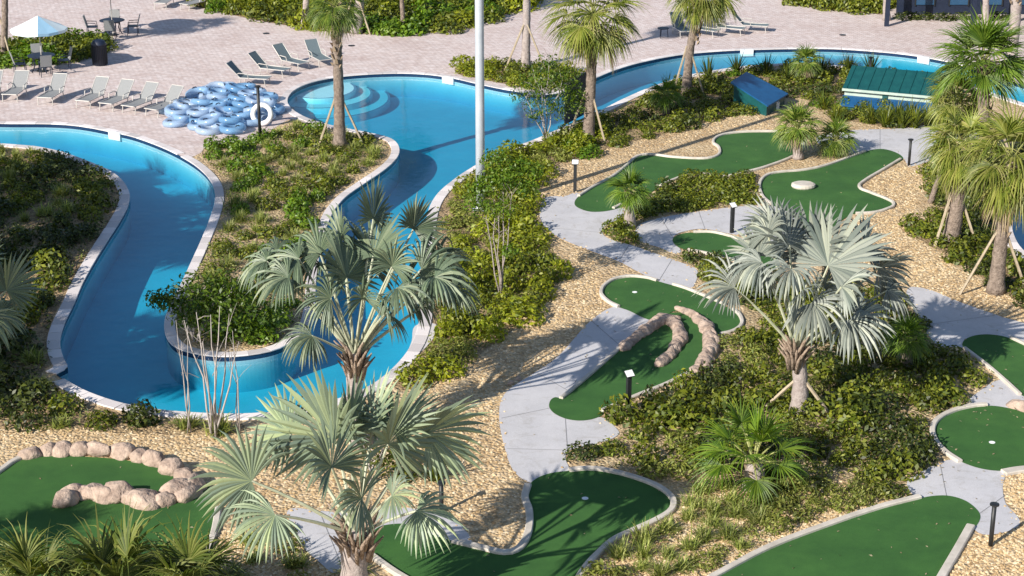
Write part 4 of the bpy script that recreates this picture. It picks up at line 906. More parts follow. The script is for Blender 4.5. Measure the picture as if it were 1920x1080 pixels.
sabal((1893, 135), (1912, -90), 'yellow', 'stout palm trunk with criss cross bark at the top right corner', .24, .4, 1.1, [(-.9, -.4)], 'barkgrey', True)
sabal((1782, 452), (1806, 275), 'hang', 'staked palm with rough brown trunk in the right bed', .22, .5, .95, BR)
sabal((1858, 330), (1842, 120), 'fresh', 'bright green palm rising behind the other right edge palms', .22, 1.1, 1.3, [(.9, -.3)])
sabal((1812, 300), (1795, 190), 'hang', 'palm with dry hanging leaves beside the upper right footpath', .18, 2.1, .9, None)
sabal((1867, 548), (1898, 300), 'hang', 'staked palm with yellow hanging leaves in front of the small round pool', .20, 1.6, 1.15, [(-1.1, -.2), (.9, -.1)])
sabal((1180, 425), (1180, 362), 'small', 'short palm in the strip below the kinked putting green', .15, .5, 1.05, None, 'barkgrey', True, 'palm', 'small_palm', 'small palms')
sabal((1497, 298), (1495, 240), 'olive', 'short grey stemmed palm at the right end of the kinked putting green', .15, .9, 1.15, None, 'barkgrey', False, 'palm', 'small_palm', 'small palms')
sabal((1572, 290), (1568, 262), 'olive', 'stemless dark palm between the kinked green and the upper footpath', .15, 2.2, 1.0, None, 'bark', False, 'palm', 'small_palm', 'small palms')
sabal((1414, 915), (1413, 868), 'splay', 'bushy bright green palm with short thick trunk in the lower bed', .20, .1, 1.15, None, 'barkgrey', True, 'palm', 'small_palm', 'small palms')
sabal((1512, 152), (1512, 118), 'olive', 'dark little palm on the near bank of the upper river behind the green shed', .1, 1.2, .95, None, 'bark', False, 'palm', 'small_palm', 'small palms')
sabal((1250, 215), (1250, 180), 'small', 'small palm on the near bank left of the blue shed', .12, .2, 1.0, None, 'bark', False, 'palm', 'small_palm', 'small palms')
sabal((1700, 690), (1700, 640), 'small', 'small dark palm by the shaded path at the right', .12, 1.2, .9, None, 'bark', False, 'palm', 'small_palm', 'small palms')
sabal((1745, 380), (1775, 290), 'small', 'small palm leaning over the gravel beside the right edge palms', .08, 1.9, .9, None, 'bark', False, 'palm', 'small_palm', 'small palms')
sabal((215, 1195), (220, 1128), 'dusty', 'olive palm crown at the bottom left corner', .22, .4, 1.35)
sabal((345, 1200), (350, 1130), 'dusty', 'second olive palm crown at the bottom edge left of the nearest silver palm', .2, 1.4, 1.15)
sabal((60, 1190), (65, 1118), 'dusty', 'dry tipped palm crown rising at the left end of the bottom edge', .2, 2.4, 1.05)
# palms left of the frame whose shade falls on the left river arm and bed
sd = Vector((math.sin(SUN_AZ), math.cos(SUN_AZ), 0)) / math.tan(SUN_EL)
for q, h, cr, s in (((275, 385), 7.2, 'green', 1.5), ((225, 610), 7.0, 'green', 1.5), ((110, 380), 5.8, 'hang', 1.6), ((60, 330), 5.2, 'green', 1.5), ((100, 450), 6.0, 'green', 1.4), ((20, 480), 5.0, 'hang', 1.3), ((60, 620), 5.0, 'green', 1.5), ((330, 420), 8.0, 'green', 1.3),
                    ((-40, 1030), 4.5, 'green', 1.0), ((330, 640), 9.0, 'hang', 1.2), ((30, 700), 5.0, 'green', 1.3)):
    g = G(*q); b = g - sd*h; px = b.x
    sabal(None, h, cr, 'tall cabbage palm standing left of the photograph and shading the river', .18, random.uniform(0, 6), s, None, 'bark', False, basepos=Vector((b.x, b.y, 0)), group='palms beyond the left edge')

# ================================================================ TREES
def tree(base, label, name, stems, leafpx, m, nl, size, bare=False, sm='stem', rr=.03, group=None, dens=2.2):
    """several thin stems from one root, twigs, and leaf clusters round the twig ends"""
    b = G(*base); par = tag(empty(name, b), label, 'tree', group); ends = []
    tb = MB()
    for i, (x, y, dY) in enumerate(stems):
        e = PY(x, y, b.y + dY) - b; st = MB(); mid = e*.5 + Vector((random.uniform(-.12, .12), random.uniform(-.12, .12), .1))
        pts = [Vector((random.uniform(-.08, .08), random.uniform(-.08, .08), 0)), e*.25 + Vector((random.uniform(-.05, .05), 0, 0)), mid, e*.75, e]
        st.tube(pts, [rr, rr*.85, rr*.7, rr*.5, rr*.25], 6); st.build('stem', M[sm], par, True)
        for k in range(2 if bare else 7):
            t = random.uniform(.5, 1); p0 = e*t; p1 = p0 + Vector((random.uniform(-.5, .5), random.uniform(-.5, .5), random.uniform(.15, .6))); tb.tube([p0, (p0+p1)/2 + Vector((0, 0, .04)), p1], [rr*.3, rr*.2, rr*.1], 4); ends.append(p1)
    tag(tb.build('twigs', M[sm], par), kind='stuff')
    if leafpx:
        P_ = []; N_ = []
        for (x, y, dY, r_, n) in leafpx:
            n = int(n*dens)
            c = PY(x, y, b.y + dY) - b; u = rng.normal(0, 1, (n, 3)); l = np.linalg.norm(u, axis=1)[:, None]; u /= l
            P_.append(u*(rng.random((n, 1))**.45)*r_*np.array([1, 1, .75]) + np.array(c)); N_.append(u + np.array([0, 0, .3]))
        P_ = np.concatenate(P_); N_ = np.concatenate(N_); V, F = leaf_quads(P_, N_, size, .45, .7); link('foliage', np_mesh('foliage', V, F), M[m], par)
    return par
tree((402, 820), 'bare multi stemmed white tree on the gravel in front of the river bend', 'bare_tree', [(345, 600, .3), (368, 585, -.2), (395, 590, .4), (412, 575, 0), (430, 590, .3), (380, 640, -.4), (448, 640, .2)], None, None, 0, .1, True, rr=.03)
tree((352, 812), 'thin bare sapling left of the bare white tree', 'bare_tree', [(330, 600, 0), (340, 640, .2), (352, 610, -.2)], None, None, 0, .1, True, rr=.02)
tree((448, 812), 'thin bare sapling right of the bare white tree', 'bare_tree', [(436, 620, 0), (428, 650, .2)], None, None, 0, .1, True, rr=.02)
tree((938, 560), 'slender tree with light green leaves and pale stems in the bed right of the river', 'slender_tree', [(925, 350, .2), (945, 330, 0), (960, 360, -.3), (905, 370, .3), (935, 400, -.4)],
     [(925, 340, .2, .55, 260), (955, 330, 0, .5, 240), (985, 350, 0, .45, 160), (900, 350, .2, .4, 130), (940, 390, -.3, .5, 160), (975, 310, .5, .4, 140), (955, 470, -.2, .3, 60), (930, 300, .4, .5, 200), (895, 380, .1, .5, 180), (1000, 320, .2, .35, 120)], 'lf_bright', 0, .11, sm='barkgrey', rr=.026)
tree((1022, 262), 'leafy multi stemmed tree leaning over the far rim of the round pool', 'leafy_tree', [(1000, 130, .4), (1030, 110, 0), (1055, 150, 0), (985, 180, -.3), (1015, 160, -.4)],
     [(1030, 118, .3, .55, 200), (1015, 150, 0, .9, 560), (1055, 165, .2, .8, 460), (985, 175, -.2, .7, 300), (1080, 175, .3, .55, 260), (1030, 195, -.3, .7, 300), (1005, 215, -.3, .5, 120), (1050, 210, -.3, .45, 110), (1075, 195, .2, .6, 260), (1060, 140, .3, .7, 300)], 'lf_fresh', 0, .13, rr=.03, dens=.75)
tree((365, 640), 'bushy green tree leaning over the left river arm from the tip of the peninsula', 'leafy_tree', [(330, 560, -.1), (370, 540, 0), (410, 550, .2), (440, 540, .1)],
     [(320, 562, -.2, .5, 260), (292, 560, -.1, .35, 120), (365, 550, 0, .8, 520), (420, 560, .1, .8, 520), (470, 570, .2, .7, 380), (400, 600, -.3, .6, 280), (345, 590, -.3, .5, 160), (450, 610, -.2, .6, 240), (510, 590, .2, .6, 260), (440, 540, .4, .8, 380)], 'lf_fresh', 0, .14, rr=.04, dens=1.1)
tree((690, 905), 'dark leafy shrub tree behind the nearest silver palm', 'leafy_tree', [(700, 850, .3), (720, 840, .2)], [(715, 860, .3, .5, 200), (760, 890, .2, .35, 120)], 'lf_mid', 0, .11, rr=.03)

# strap leaved plants on the near bank of the upper river
YU = [blades_mesh(38, .12, .95, .07, 70+i, .85, .25) for i in range(3)]
for me in YU: me.materials.append(M['lf_dark'])
YG = [blades_mesh(60, .2, .8, .06, 80+i, 1.0, .5) for i in range(3)]
for me in YG: me.materials.append(M['lf_mid'])
for i, (x, y, l) in enumerate(((1382, 138, 'dark spiky cordyline behind the blue shed at its left corner'), (1436, 142, 'dark spiky cordyline behind the blue shed at its right corner'), (1328, 150, 'dark spiky cordyline at the foot of the leaning palm'),
      (1540, 140, 'dark spiky cordyline between the small dark palm and the green shed'), (1590, 138, 'dark spiky cordyline behind the left end of the green shed'), (1632, 138, 'tall spiky cordyline behind the green shed roof'), (1478, 150, 'dark spiky cordyline left of the small dark palm'))):
    o = bpy.data.objects.new('cordyline', YU[i % 3]); COL.objects.link(o); o.location = G(x, y); o.rotation_euler = (0, 0, i*1.3); o.scale = (1, 1, 1.0 + .1*(i % 3)); tag(o, l, 'plant', 'dark cordylines')
for i, (x, y) in enumerate([(1635, 232), (1660, 238), (1690, 240), (1715, 240), (1740, 236), (1765, 226), (1680, 226), (1705, 228)]):
    o = bpy.data.objects.new('ornamental_grass', YG[i % 3]); COL.objects.link(o); o.location = G(x, y); o.rotation_euler = (0, 0, i*1.7); o.scale = (1.1, 1.1, 1.15); tag(o, 'clump of arching green grass in front of the green shed', 'grass', 'grass clumps before the green shed')
for i, (x, y, l) in enumerate(((1545, 205, 'reddish brown strap leaved plant left of the green shed'), (1567, 228, 'strap leaved plant in front of the left end of the green shed'), (815, 900, 'strap leaved plant behind the front black path light'))):
    o = bpy.data.objects.new('strap_plant', YG[i % 3]); COL.objects.link(o); o.location = G(x, y); tag(o, l, 'plant')

# ================================================================ SHEDS, PAVILION, PANEL
def shed(label):
    A, B = G(1572, 206), G(1742, 222); d = (B-A); ln = d.length; rz = math.atan2(d.y, d.x); par = tag(empty('storage_shed', A, rz), label, 'shed')
    D = 2.3; mb = MB(); mb.box((.05, .75, .0), (ln-.05, D-.05, .62), bev=.01); mb.build('wall', M['pale'], par)
    # main roof slab sloping towards the viewer
    def slab(y0, z0, y1, z1, th, x0, x1, nm, m):
        b_ = MB(); v = [(x0, y0, z0), (x1, y0, z0), (x1, y1, z1), (x0, y1, z1), (x0, y0, z0+th), (x1, y0, z0+th), (x1, y1, z1+th), (x0, y1, z1+th)]
        b_.add(v, [(3, 2, 1, 0), (4, 5, 6, 7), (0, 1, 5, 4), (1, 2, 6, 5), (2, 3, 7, 6), (3, 0, 4, 7)]); return b_.build(nm, m, par)
    slab(.62, .70, D, 1.28, .06, -.02, ln+.02, 'roof', M['teal'])
    b_ = MB()
    for k in range(9):
        x = .15 + k*(ln-.3)/8; v = [(x-.015, .62, .765), (x+.015, .62, .765), (x+.015, D, 1.345), (x-.015, D, 1.345), (x-.015, .62, .79), (x+.015, .62, .79), (x+.015, D, 1.37), (x-.015, D, 1.37)]
        b_.add(v, [(4, 5, 6, 7), (0, 1, 5, 4), (1, 2, 6, 5), (2, 3, 7, 6), (3, 0, 4, 7)])
    b_.build('roof_ribs', M['teal'], par)
    b_ = MB(); b_.box((-.02, .57, .66), (ln+.02, .615, .76)); b_.build('fascia', M['pale'], par)
    slab(.0, .16, .74, .40, .05, .0, ln, 'lower_roof', M['blue'])
    b_ = MB(); b_.box((.05, .06, 0), (ln-.05, .74, .14)); b_.build('plinth', M['teal'], par)
    b_ = MB(); b_.box((ln*.44, .70, .42), (ln*.50, .745, .62)); b_.build('vent', M['teal'], par)
    b_ = MB(); b_.add([(ln+.0, .75, .0), (ln+.0, D-.05, .0), (ln+.0, D-.05, 1.22), (ln+.0, .75, .68), (ln-.04, .75, .0), (ln-.04, D-.05, .0), (ln-.04, D-.05, 1.22), (ln-.04, .75, .68)], [(0, 1, 2, 3), (7, 6, 5, 4), (3, 2, 6, 7), (0, 3, 7, 4), (1, 5, 6, 2)]); b_.build('gable', M['teal'], par)
shed('low green metal roofed shed with a pale band behind the grass clumps')
cs = [G(1370, 156, .95), G(1400, 137, .95), G(1478, 178, .42), G(1440, 201, .42)]
par = tag(empty('storage_shed', G(1420, 200)), 'low blue shed with one sloping roof panel on the river bank', 'shed'); o0 = par.location
b_ = MB(); up = Vector((0, 0, .06)); v = [c - o0 for c in cs] + [c - o0 + up for c in cs]
b_.add(v, [(3, 2, 1, 0), (4, 5, 6, 7), (0, 1, 5, 4), (1, 2, 6, 5), (2, 3, 7, 6), (3, 0, 4, 7)]); b_.build('roof', M['blue'], par)
cc = sum(cs, Vector())/4; ins_ = [(c*.88 + cc*.12) for c in cs]; b_ = MB()
v = [Vector((c.x, c.y, 0)) - Vector((o0.x, o0.y, 0)) for c in ins_] + [c - o0 - Vector((0, 0, .004)) for c in ins_]
b_.add(v, [(3, 2, 1, 0), (4, 5, 6, 7), (0, 1, 5, 4), (1, 2, 6, 5), (2, 3, 7, 6), (3, 0, 4, 7)]); b_.build('wall', M['teal'], par)
g = G(1452, 205); mb = MB(); mb.box((-.18, -.1, 0), (.18, .1, .34), bev=.02); o = mb.build('utility_box', M['white']); o.location = g; tag(o, 'small white utility box at the near corner of the blue shed', 'box')

# dark navy sheet on posts, put in for a dark patch by the pool
A, B = G(1059, 236), G(1100, 214); d = B - A; par = tag(empty('navy_panel', A, math.atan2(d.y, d.x)), 'dark navy panel standing on the pool edge left of the tall palm', 'panel')
b_ = MB(); b_.box((.02, -.02, .05), (d.length, .02, 1.75)); b_.build('navy_sheet', M['navy'], par)
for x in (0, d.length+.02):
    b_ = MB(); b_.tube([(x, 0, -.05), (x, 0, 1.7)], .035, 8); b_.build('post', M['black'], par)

# pavilion at the top right, its dark navy wall standing in for palm crown shade
A = G(1682, 27); par = tag(empty('pavilion', A), 'pavilion with blue shutters at the top right corner, its dark wall standing in for palm shade', 'pavilion')
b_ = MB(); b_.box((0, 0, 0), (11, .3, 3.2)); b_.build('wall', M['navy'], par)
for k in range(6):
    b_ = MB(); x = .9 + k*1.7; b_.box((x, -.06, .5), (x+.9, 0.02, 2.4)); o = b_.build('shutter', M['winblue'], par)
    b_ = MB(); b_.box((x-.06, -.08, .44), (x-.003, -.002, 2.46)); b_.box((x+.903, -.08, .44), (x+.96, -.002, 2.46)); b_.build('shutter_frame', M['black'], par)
b_ = MB(); b_.box((-1.5, -3.2, 3.2), (12.5, 4, 3.45)); b_.build('roof', M['teal'], par)  # overhang above the view, added to cast shade
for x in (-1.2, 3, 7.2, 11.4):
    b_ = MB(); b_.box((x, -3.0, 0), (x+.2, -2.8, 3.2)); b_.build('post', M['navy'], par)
for i, (x, y, l) in enumerate(((1700, 36, 'dark shrub standing in for shade at the left corner of the pavilion'), (1730, 36, 'dark shrub standing in for shade under the first blue shutter of the pavilion'), (1772, 37, 'dark shrub standing in for shade under the second blue shutter of the pavilion'), (1812, 36, 'dark shrub standing in for shade left of the pale trunk by the pavilion'), (1870, 36, 'dark shrub standing in for shade right of the pale trunk by the pavilion'))):
    o = bpy.data.objects.new('shrub', KINDS['dark'][1][i % 4]); COL.objects.link(o); o.location = G(x, y); o.scale = (1.5, 1.0, .8); tag(o, l, 'shrub', 'shrubs standing in for shade before the pavilion')  # low dark shrubs added as the ragged edge of the palm shade

# ================================================================ LAMPS, SIGNS, POLE
b = G(901, 394); par = tag(empty('light_mast', b), 'tall pale grey light mast rising out of the bed beside the round pool', 'light mast')
b_ = MB(); b_.tube([(0, 0, 0), (0, 0, 3), (0, 0, 8), (0, 0, 15)], [.155, .15, .14, .10], 20); b_.build('pole', M['polegrey'], par, True)
b_ = MB(); b_.lathe([(.28, 0), (.28, .05), (.2, .08), (.17, .16)], 20); b_.build('base_plate', M['polegrey'], par)
b_ = MB(); b_.box((-.9, -.06, 14.9), (.9, .06, 15.02)); b_.build('cross_arm', M['polegrey'], par)
for x in (-.8, .55):
    b_ = MB(); b_.box((x, -.25, 14.6), (x+.3, .1, 14.88), bev=.02); b_.build('floodlight', M['black'], par)
def bollard(px, py, label, h=1.0, r_=.05, head='cap'):
    par = tag(empty('path_light', G(px, py)), label, 'path light', 'black path lights')
    b_ = MB(); b_.tube([(0, 0, 0), (0, 0, h-.02)], r_, 12); b_.build('post', M['black'], par, True)
    b_ = MB(); b_.lathe([(r_*1.1, h-.06), (r_*2.0, h-.03), (r_*2.0, h), (r_*.6, h+.02)], 16); b_.build('cap', M['black'], par)
bollard(1704, 311, 'black path light on the edge of the upper right footpath')
bollard(1857, 1024, 'black path light on the gravel at bottom right')
bollard(828, 960, 'black path light on the gravel behind the front silver palm', .72)
bollard(488, 262, 'tall black path light beside the pile of blue tubes', 2.1, .06)
bollard(1630, 310-160, 'black path light behind the green shed roof', 1.0)
def sign(px, py, label, h=.98, rz=.5):
    par = tag(empty('hole_sign', G(px, py), rz), label, 'sign', 'mini golf hole signs')
    b_ = MB(); b_.box((-.055, -.045, 0), (.055, .045, h-.08)); b_.build('post', M['black'], par)
    Mx = Matrix.Translation((0, -.02, h)) @ Matrix.Rotation(R(38), 4, 'X')
    b_ = MB(); b_.box((-.115, -.10, -.02), (.115, .10, .0), Mx); b_.build('backing', M['black'], par)
    b_ = MB(); b_.box((-.105, -.09, .001), (.105, .09, .012), Mx); b_.build('sign_plate', M['white'], par)
sign(1178, 768, 'hole sign with a white slanted plate beside the kidney shaped green')
sign(1078, 360, 'hole sign with white plate at the left end of the kinked green', 1.08, -.1)
sign(1372, 437, 'hole sign with white plate behind the left fronds of the right silver palm', .95, .6)

# ================================================================ POOL DECK FURNITURE
def lounger_parts():
    P_ = {}
    f = MB()
    for s in (-1, 1):
        f.tube([(s*.31, 0, .33), (s*.31, 1.25, .33)], .022, 6)
    f.tube([(-.31, 0, .33), (.31, 0, .33)], .022, 6); f.tube([(-.31, 1.25, .33), (.31, 1.25, .33)], .02, 6); P_['frame'] = (f.mesh(), 'frame')
    b_ = MB()
    for s in (-1, 1): b_.tube([(s*.30, 1.2, .34), (s*.30, 1.78, .92)], .02, 6)
    b_.tube([(-.30, 1.78, .92), (.30, 1.78, .92)], .02, 6); P_['back_frame'] = (b_.mesh(), 'frame')
    s_ = MB(); n = 6
    for i in range(n):
        y0, y1 = 1.22*i/n, 1.22*(i+1)/n; z = lambda y: .345 - .035*math.sin(math.pi*y/1.22)
        s_.add([(-.29, y0, z(y0)), (.29, y0, z(y0)), (.29, y1, z(y1)), (-.29, y1, z(y1)), (-.29, y0, z(y0)-.012), (.29, y0, z(y0)-.012), (.29, y1, z(y1)-.012), (-.29, y1, z(y1)-.012)], [(0, 1, 2, 3), (7, 6, 5, 4), (0, 4, 5, 1), (1, 5, 6, 2), (3, 2, 6, 7), (0, 3, 7, 4)])
    P_['seat'] = (s_.mesh(), 'sling')
    k_ = MB(); v = [(-.285, 1.22, .35), (.285, 1.22, .35), (.285, 1.77, .92), (-.285, 1.77, .92)]; nn = Vector((0, .57, -.55)).normalized()*.012
    k_.add(v + [tuple(Vector(q)+nn) for q in v], [(0, 1, 2, 3), (7, 6, 5, 4), (0, 4, 5, 1), (1, 5, 6, 2), (2, 6, 7, 3), (3, 7, 4, 0)]); P_['backrest'] = (k_.mesh(), 'sling')
    for nm, xs, y in (('leg', -.31, .12), ('leg', .31, .12), ('leg', -.31, 1.15), ('leg', .31, 1.15)):
        l = MB(); l.tube([(xs, y, .33), (xs, y + (-.06 if y < .5 else .08), 0)], .02, 6); P_[(nm, xs, y)] = (l.mesh(), 'frame')
    for s in (-1, 1):
        a = MB(); a.tube([(s*.33, .80, .34), (s*.34, .85, .52), (s*.34, 1.22, .54), (s*.33, 1.34, .47)], .02, 6); P_[('armrest', s, 0)] = (a.mesh(), 'frame')
    return P_
LP = lounger_parts()
def lounger(px, py, az, label, group, dark=False):
    par = tag(empty('sun_lounger', G(px, py), -R(az)), label, 'sun lounger', group)
    for k, (me, mn) in LP.items():
        nm = k if isinstance(k, str) else k[0]
        if dark and mn == 'sling':
            if 'dk' not in me: me2 = me.copy(); 
            me = me.copy(); me.materials.clear(); me.materials.append(M['slingshade'])
        elif not me.materials: me.materials.append(M[mn])
        o = bpy.data.objects.new(nm, me); COL.objects.link(o); o.parent = par
for me, mn in LP.values():
    if not me.materials: me.materials.append(M[mn])
gA = 'row of sun loungers above the left river arm'
for (x, y, a, l) in ((-28, 192, 2, 'sun lounger cut off by the left edge in the row above the river'), (18, 192, 5, 'leftmost whole sun lounger in the row above the left river arm'), (84, 198, 10, 'sun lounger in front of the shaded table, third from the left edge'), (155, 204, 17, 'sun lounger right of the wide gap in the row above the river'),
                     (198, 209, 21, 'third sun lounger counting left from the pile of blue tubes'), (240, 214, 25, 'second sun lounger counting left from the pile of blue tubes'), (283, 220, 29, 'sun lounger touching the pile of blue tubes')):
    lounger(x, y, a, l, gA)
gB = 'arc of sun loungers behind the pile of tubes'
for (x, y, a, l) in ((505, 160, -78, 'dark backed sun lounger nearest the pile of blue tubes'), (540, 144, -66, 'second dark sun lounger of the arc behind the tubes'), (572, 132, -48, 'grey sun lounger third in the arc behind the tubes'), (612, 126, -28, 'grey sun lounger at the far right of the arc beside the peninsula palm')):
    lounger(x, y, a, l, gB, True)
gC = 'sun loungers on the deck beyond the upper river'
for (x, y, a, l) in ((1288, 72, -14, 'dark sun lounger beside the small side table beyond the upper river'), (1345, 70, -55, 'dark sun lounger behind the leaning palm crown'), (1395, 66, -66, 'dark sun lounger to the right of the leaning palm crown'), (1440, 60, -75, 'rightmost dark sun lounger beyond the upper river')):
    lounger(x, y, a, l, gC, True)
gD = 'sun loungers by the far hedge at top left'
for (x, y, a, l) in ((300, 18, 10, 'white sun lounger at the top edge left of the far hedge'), (345, 20, 35, 'white sun lounger at the top edge against the far hedge')):
    lounger(x, y, a, l, gD)
# side table
g = G(1243, 70); par = tag(empty('side_table', g), 'small dark side table beside the lounger beyond the upper river', 'table')
b_ = MB(); b_.lathe([(.27, .42), (.28, .44), (.27, .46)], 16); b_.build('table_top', M['navy'], par)
for k in range(3):
    a = k*2.09; b_ = MB(); b_.tube([(math.cos(a)*.2, math.sin(a)*.2, .42), (math.cos(a)*.24, math.sin(a)*.24, 0)], .018, 6); b_.build('leg', M['navy'], par)
# dining tables with chairs and umbrellas
def chair(loc, rz, label, group, m='navy'):
    par = tag(empty('patio_chair', loc, rz), label, 'chair', group)
    b_ = MB(); b_.box((-.24, -.24, .42), (.24, .24, .45), bev=.01); b_.build('seat', M[m], par)
    b_ = MB(); b_.add([(-.24, .22, .46), (.24, .22, .46), (.24, .36, .98), (-.24, .36, .98), (-.24, .25, .46), (.24, .25, .46), (.24, .39, .98), (-.24, .39, .98)], [(0, 1, 2, 3), (7, 6, 5, 4), (0, 4, 5, 1), (1, 5, 6, 2), (2, 6, 7, 3), (3, 7, 4, 0)]); b_.build('backrest', M['sling' if m == 'navy' else m], par)
    for x in (-.22, .22):
        for y in (-.22, .22):
            b_ = MB(); b_.tube([(x, y, .42), (x*1.1, y*1.1, 0)], .018, 6); b_.build('leg', M['navy'], par)
        b_ = MB(); b_.tube([(x*1.15, -.2, .43), (x*1.15, -.18, .64), (x*1.15, .28, .66)], .018, 6); b_.build('armrest', M['navy'], par)
def table(px, py, word, where, umb_m, rim=1.25, hh=2.35, rz0=0, seg8=8):
    g = G(px, py); par = tag(empty('patio_table', g), 'round dark patio table ' + where, 'table', 'round patio tables')
    b_ = MB(); b_.lathe([(.56, .70), (.60, .715), (.60, .73), (.56, .745)], 24); b_.build('table_top', M['navy'], par)
    for k in range(4):
        a = k*math.pi/2 + .6; b_ = MB(); b_.tube([(math.cos(a)*.42, math.sin(a)*.42, .70), (math.cos(a)*.3, math.sin(a)*.3, .35), (math.cos(a)*.48, math.sin(a)*.48, 0)], .025, 6); b_.build('leg', M['navy'], par)
    for k in range(4):
        a = k*math.pi/2 + rz0; chair(g + Vector((math.cos(a)*.95, math.sin(a)*.95, 0)), a - math.pi/2, ['right', 'far', 'left', 'near'][k] + ' hand patio chair of the table ' + where, 'patio chairs ' + where)
    up_ = tag(empty('parasol', g + Vector((0, 0, 0))), word, 'umbrella', 'deck umbrellas')
    b_ = MB(); b_.tube([(0, 0, .03), (0, 0, hh+.15)], .022, 8); b_.build('pole', M['frame'], up_)
    b_ = MB(); b_.lathe([(.24, 0), (.24, .05), (.06, .08)], 16); b_.build('base', M['black'], up_)
    for k in range(seg8):
        a0, a1 = 2*math.pi*k/seg8 + .2, 2*math.pi*(k+1)/seg8 + .2; am = (a0+a1)/2
        b_ = MB(); V = [(0, 0, hh+.12)]
        rows = 4
        for j in range(1, rows+1):
            t = j/rows; rr = rim*t; zz = hh + .12 - .55*t - .05*t*(1-t)
            for a, dz in ((a0, 0), (am, -.035*t), (a1, 0)):
                q = rr*(1 if a != am else .965); V.append((q*math.cos(a), q*math.sin(a), zz+dz))
        F = [(0, 1, 2), (0, 2, 3)]
        for j in range(rows-1):
            o_ = 1 + j*3; F += [(o_, o_+3, o_+4, o_+1), (o_+1, o_+4, o_+5, o_+2)]
        o_ = 1 + (rows-1)*3; V += [(V[o_+q][0], V[o_+q][1], V[o_+q][2]-.12) for q in range(3)]; F += [(o_, o_+3, o_+4, o_+1), (o_+1, o_+4, o_+5, o_+2)]
        b_.add(V, F); b_.build('canopy_panel', M[umb_m[k % len(umb_m)]], up_)
        b_ = MB(); b_.tube([(0, 0, hh+.08), (rim*.98*math.cos(a0), rim*.98*math.sin(a0), hh-.45)], .010, 4); b_.build('rib', M['frame'], up_)
table(80, 134, 'pale blue and white parasol over the table behind the loungers at top left', 'under the pale blue parasol', ['umbrella', 'umbrella', 'umbrellablue', 'umbrella'], 1.22, 2.35, .4)
table(212, 66, 'parasol over the far table whose canopy is above the top edge', 'at the top left on the open deck', ['umbrella'], 1.2, 2.5, .1)
# bin
g = G(188, 122); par = tag(empty('litter_bin', g), 'dark cylindrical litter bin at the right end of the short hedge', 'bin')
b_ = MB(); b_.lathe([(.27, 0), (.30, .04), (.31, .9), (.32, .92)], 24); b_.build('body', M['navy'], par, True)
for k in range(24):
    a = k*2*math.pi/24; b_ = MB(); b_.tube([(math.cos(a)*.325, math.sin(a)*.325, .05), (math.cos(a)*.33, math.sin(a)*.33, .9)], .014, 4); b_.build('slat', M['black'], par)
b_ = MB(); b_.lathe([(.34, .92), (.34, .97), (.26, 1.10), (.14, 1.16), (.12, 1.14)], 24); b_.build('lid', M['navy'], par, True)
# skimmer lids and white weirs
for (x, y, l) in ((499, 63, 'dark drain cover on the deck behind the arc of loungers'), (659, 86, 'dark drain cover right of the peninsula palm crown'), (852, 114, 'dark drain cover above the round pool'), (1081, 90, 'dark drain cover left of the golden palm'), (1580, 66, 'dark drain cover beyond the upper river'), (438, 257, 'dark drain cover below the pile of blue tubes')):
    g = G(x, y); b_ = MB(); b_.lathe([(.16, .005), (.16, .022), (.13, .026)], 18); o = b_.build('drain_cover', M['black']); o.location = g; tag(o, l, 'drain cover', 'deck drain covers')
for (x, y, l) in ((217, 248, 'white skimmer opening on the top edge of the left river arm'), (840, 147, 'white skimmer opening on the far rim of the round pool'), (1398, 95, 'white skimmer opening at the middle of the upper river'), (1736, 109, 'white skimmer opening at the right end of the upper river')):
    g = G(x, y); i = min(range(len(top_line)), key=lambda i: math.dist(top_line[i], g.xy)); d = Vector(top_line[min(i+1, len(top_line)-1)]) - Vector(top_line[i-1]); q = top_line[i]
    b_ = MB(); b_.box((-.30, -.10, -.26), (.30, .07, .038)); o = b_.build('skimmer', M['white']); o.location = (q[0], q[1], 0); o.rotation_euler = (0, 0, math.atan2(d.y, d.x)); tag(o, l, 'skimmer', 'pool skimmers')

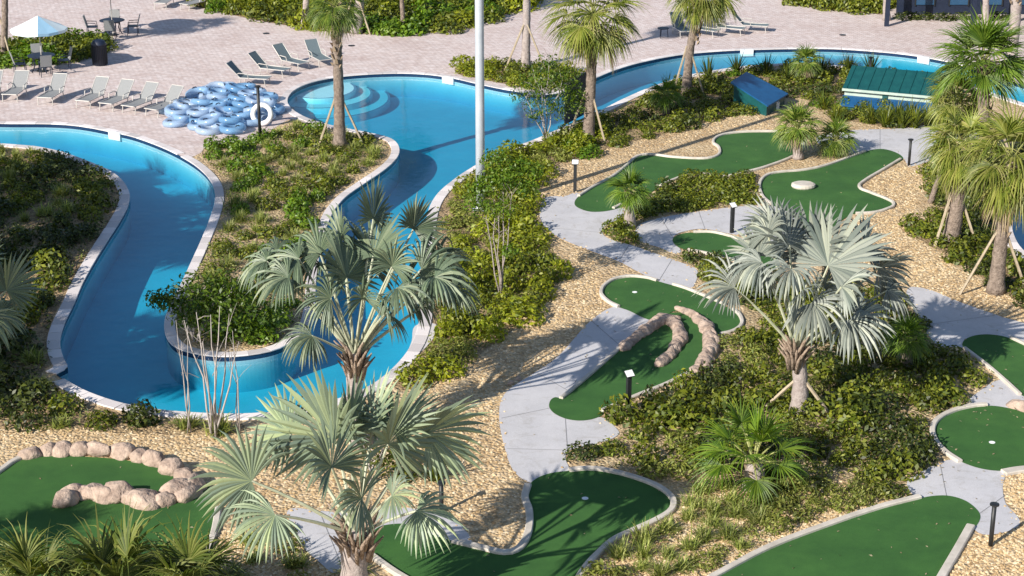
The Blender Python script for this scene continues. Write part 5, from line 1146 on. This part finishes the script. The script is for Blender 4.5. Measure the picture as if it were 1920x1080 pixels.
# pile of inflatable rings
def torus(R_, r_, n=22, m_=10):
    mb = MB(); V = []; F = []
    for i in range(n):
        for j in range(m_):
            a, b_ = 2*math.pi*i/n, 2*math.pi*j/m_; k = 1 + .03*math.cos(a*11); V.append(((R_+r_*k*math.cos(b_))*math.cos(a), (R_+r_*k*math.cos(b_))*math.sin(a), r_*k*math.sin(b_)))
    for i in range(n):
        for j in range(m_): F.append((i*m_+j, ((i+1) % n)*m_+j, ((i+1) % n)*m_+(j+1) % m_, i*m_+(j+1) % m_))
    mb.add(V, F); me = mb.mesh('ring'); me.polygons.foreach_set('use_smooth', [True]*len(me.polygons)); return me
TR = torus(.40, .135); TR.materials.append(M['vinyl'])
HDS = []
for s in (-1, 1):
    HD = MB(); HD.tube([(s*.36, -.09, .125), (s*.36, -.06, .17), (s*.36, .06, .17), (s*.36, .09, .125)], .022, 5); HD = HD.mesh('handle'); HD.materials.append(M['navy']); HDS.append(HD)
pile = W2([(300, 222), (335, 196), (380, 178), (430, 168), (480, 170), (510, 190), (516, 215), (490, 240), (450, 250), (400, 258), (360, 246)], True, 4)
n_t = 0
for layer, (spc, mar) in enumerate(((.68, 1.06), (.72, .84))):
    cxy = Vector((sum(q[0] for q in pile)/len(pile), sum(q[1] for q in pile)/len(pile))); pl_ = [tuple(cxy + (Vector(q)-cxy)*mar*.9) for q in pile]
    for (x, y) in scatter(pl_, spc, 3000):
        o = bpy.data.objects.new('inflatable_ring', TR); COL.objects.link(o); o.location = (x, y, .14 + layer*.20 + random.uniform(-.02, .05)); tl = .12 + .16*layer
        o.rotation_euler = (random.uniform(-tl, tl), random.uniform(-tl, tl), random.uniform(0, 6.28)); ex_ = (x - cxy.x)/2.2; ey_ = (y - cxy.y)/1.6; wx = 'left end' if ex_ < -.6 else 'right end' if ex_ > .6 else 'left part' if ex_ < -.15 else 'right part' if ex_ > .15 else 'middle'; wy = 'far side' if ey_ > .3 else 'near side' if ey_ < -.3 else 'centre'; tag(o, ['blue river tube on the deck', 'blue river tube in the second layer', 'topmost blue river tube'][min(2, layer*2)] + ' at ' + wx + ' and ' + wy + ' of pile', 'inflatable ring', 'blue tubes in the pile'); n_t += 1
        for hd in HDS: h = bpy.data.objects.new('handle', hd); COL.objects.link(h); h.parent = o
print('tubes', n_t)
wr = torus(.36, .10); wr.materials.append(M['white']); o = bpy.data.objects.new('inflatable_ring', wr); COL.objects.link(o); g = G(492, 236); o.location = g + Vector((0, 0, .47)); o.rotation_euler = (R(72), 0, R(-8)); tag(o, 'white ring standing upright at the right end of the blue tube pile', 'life ring')
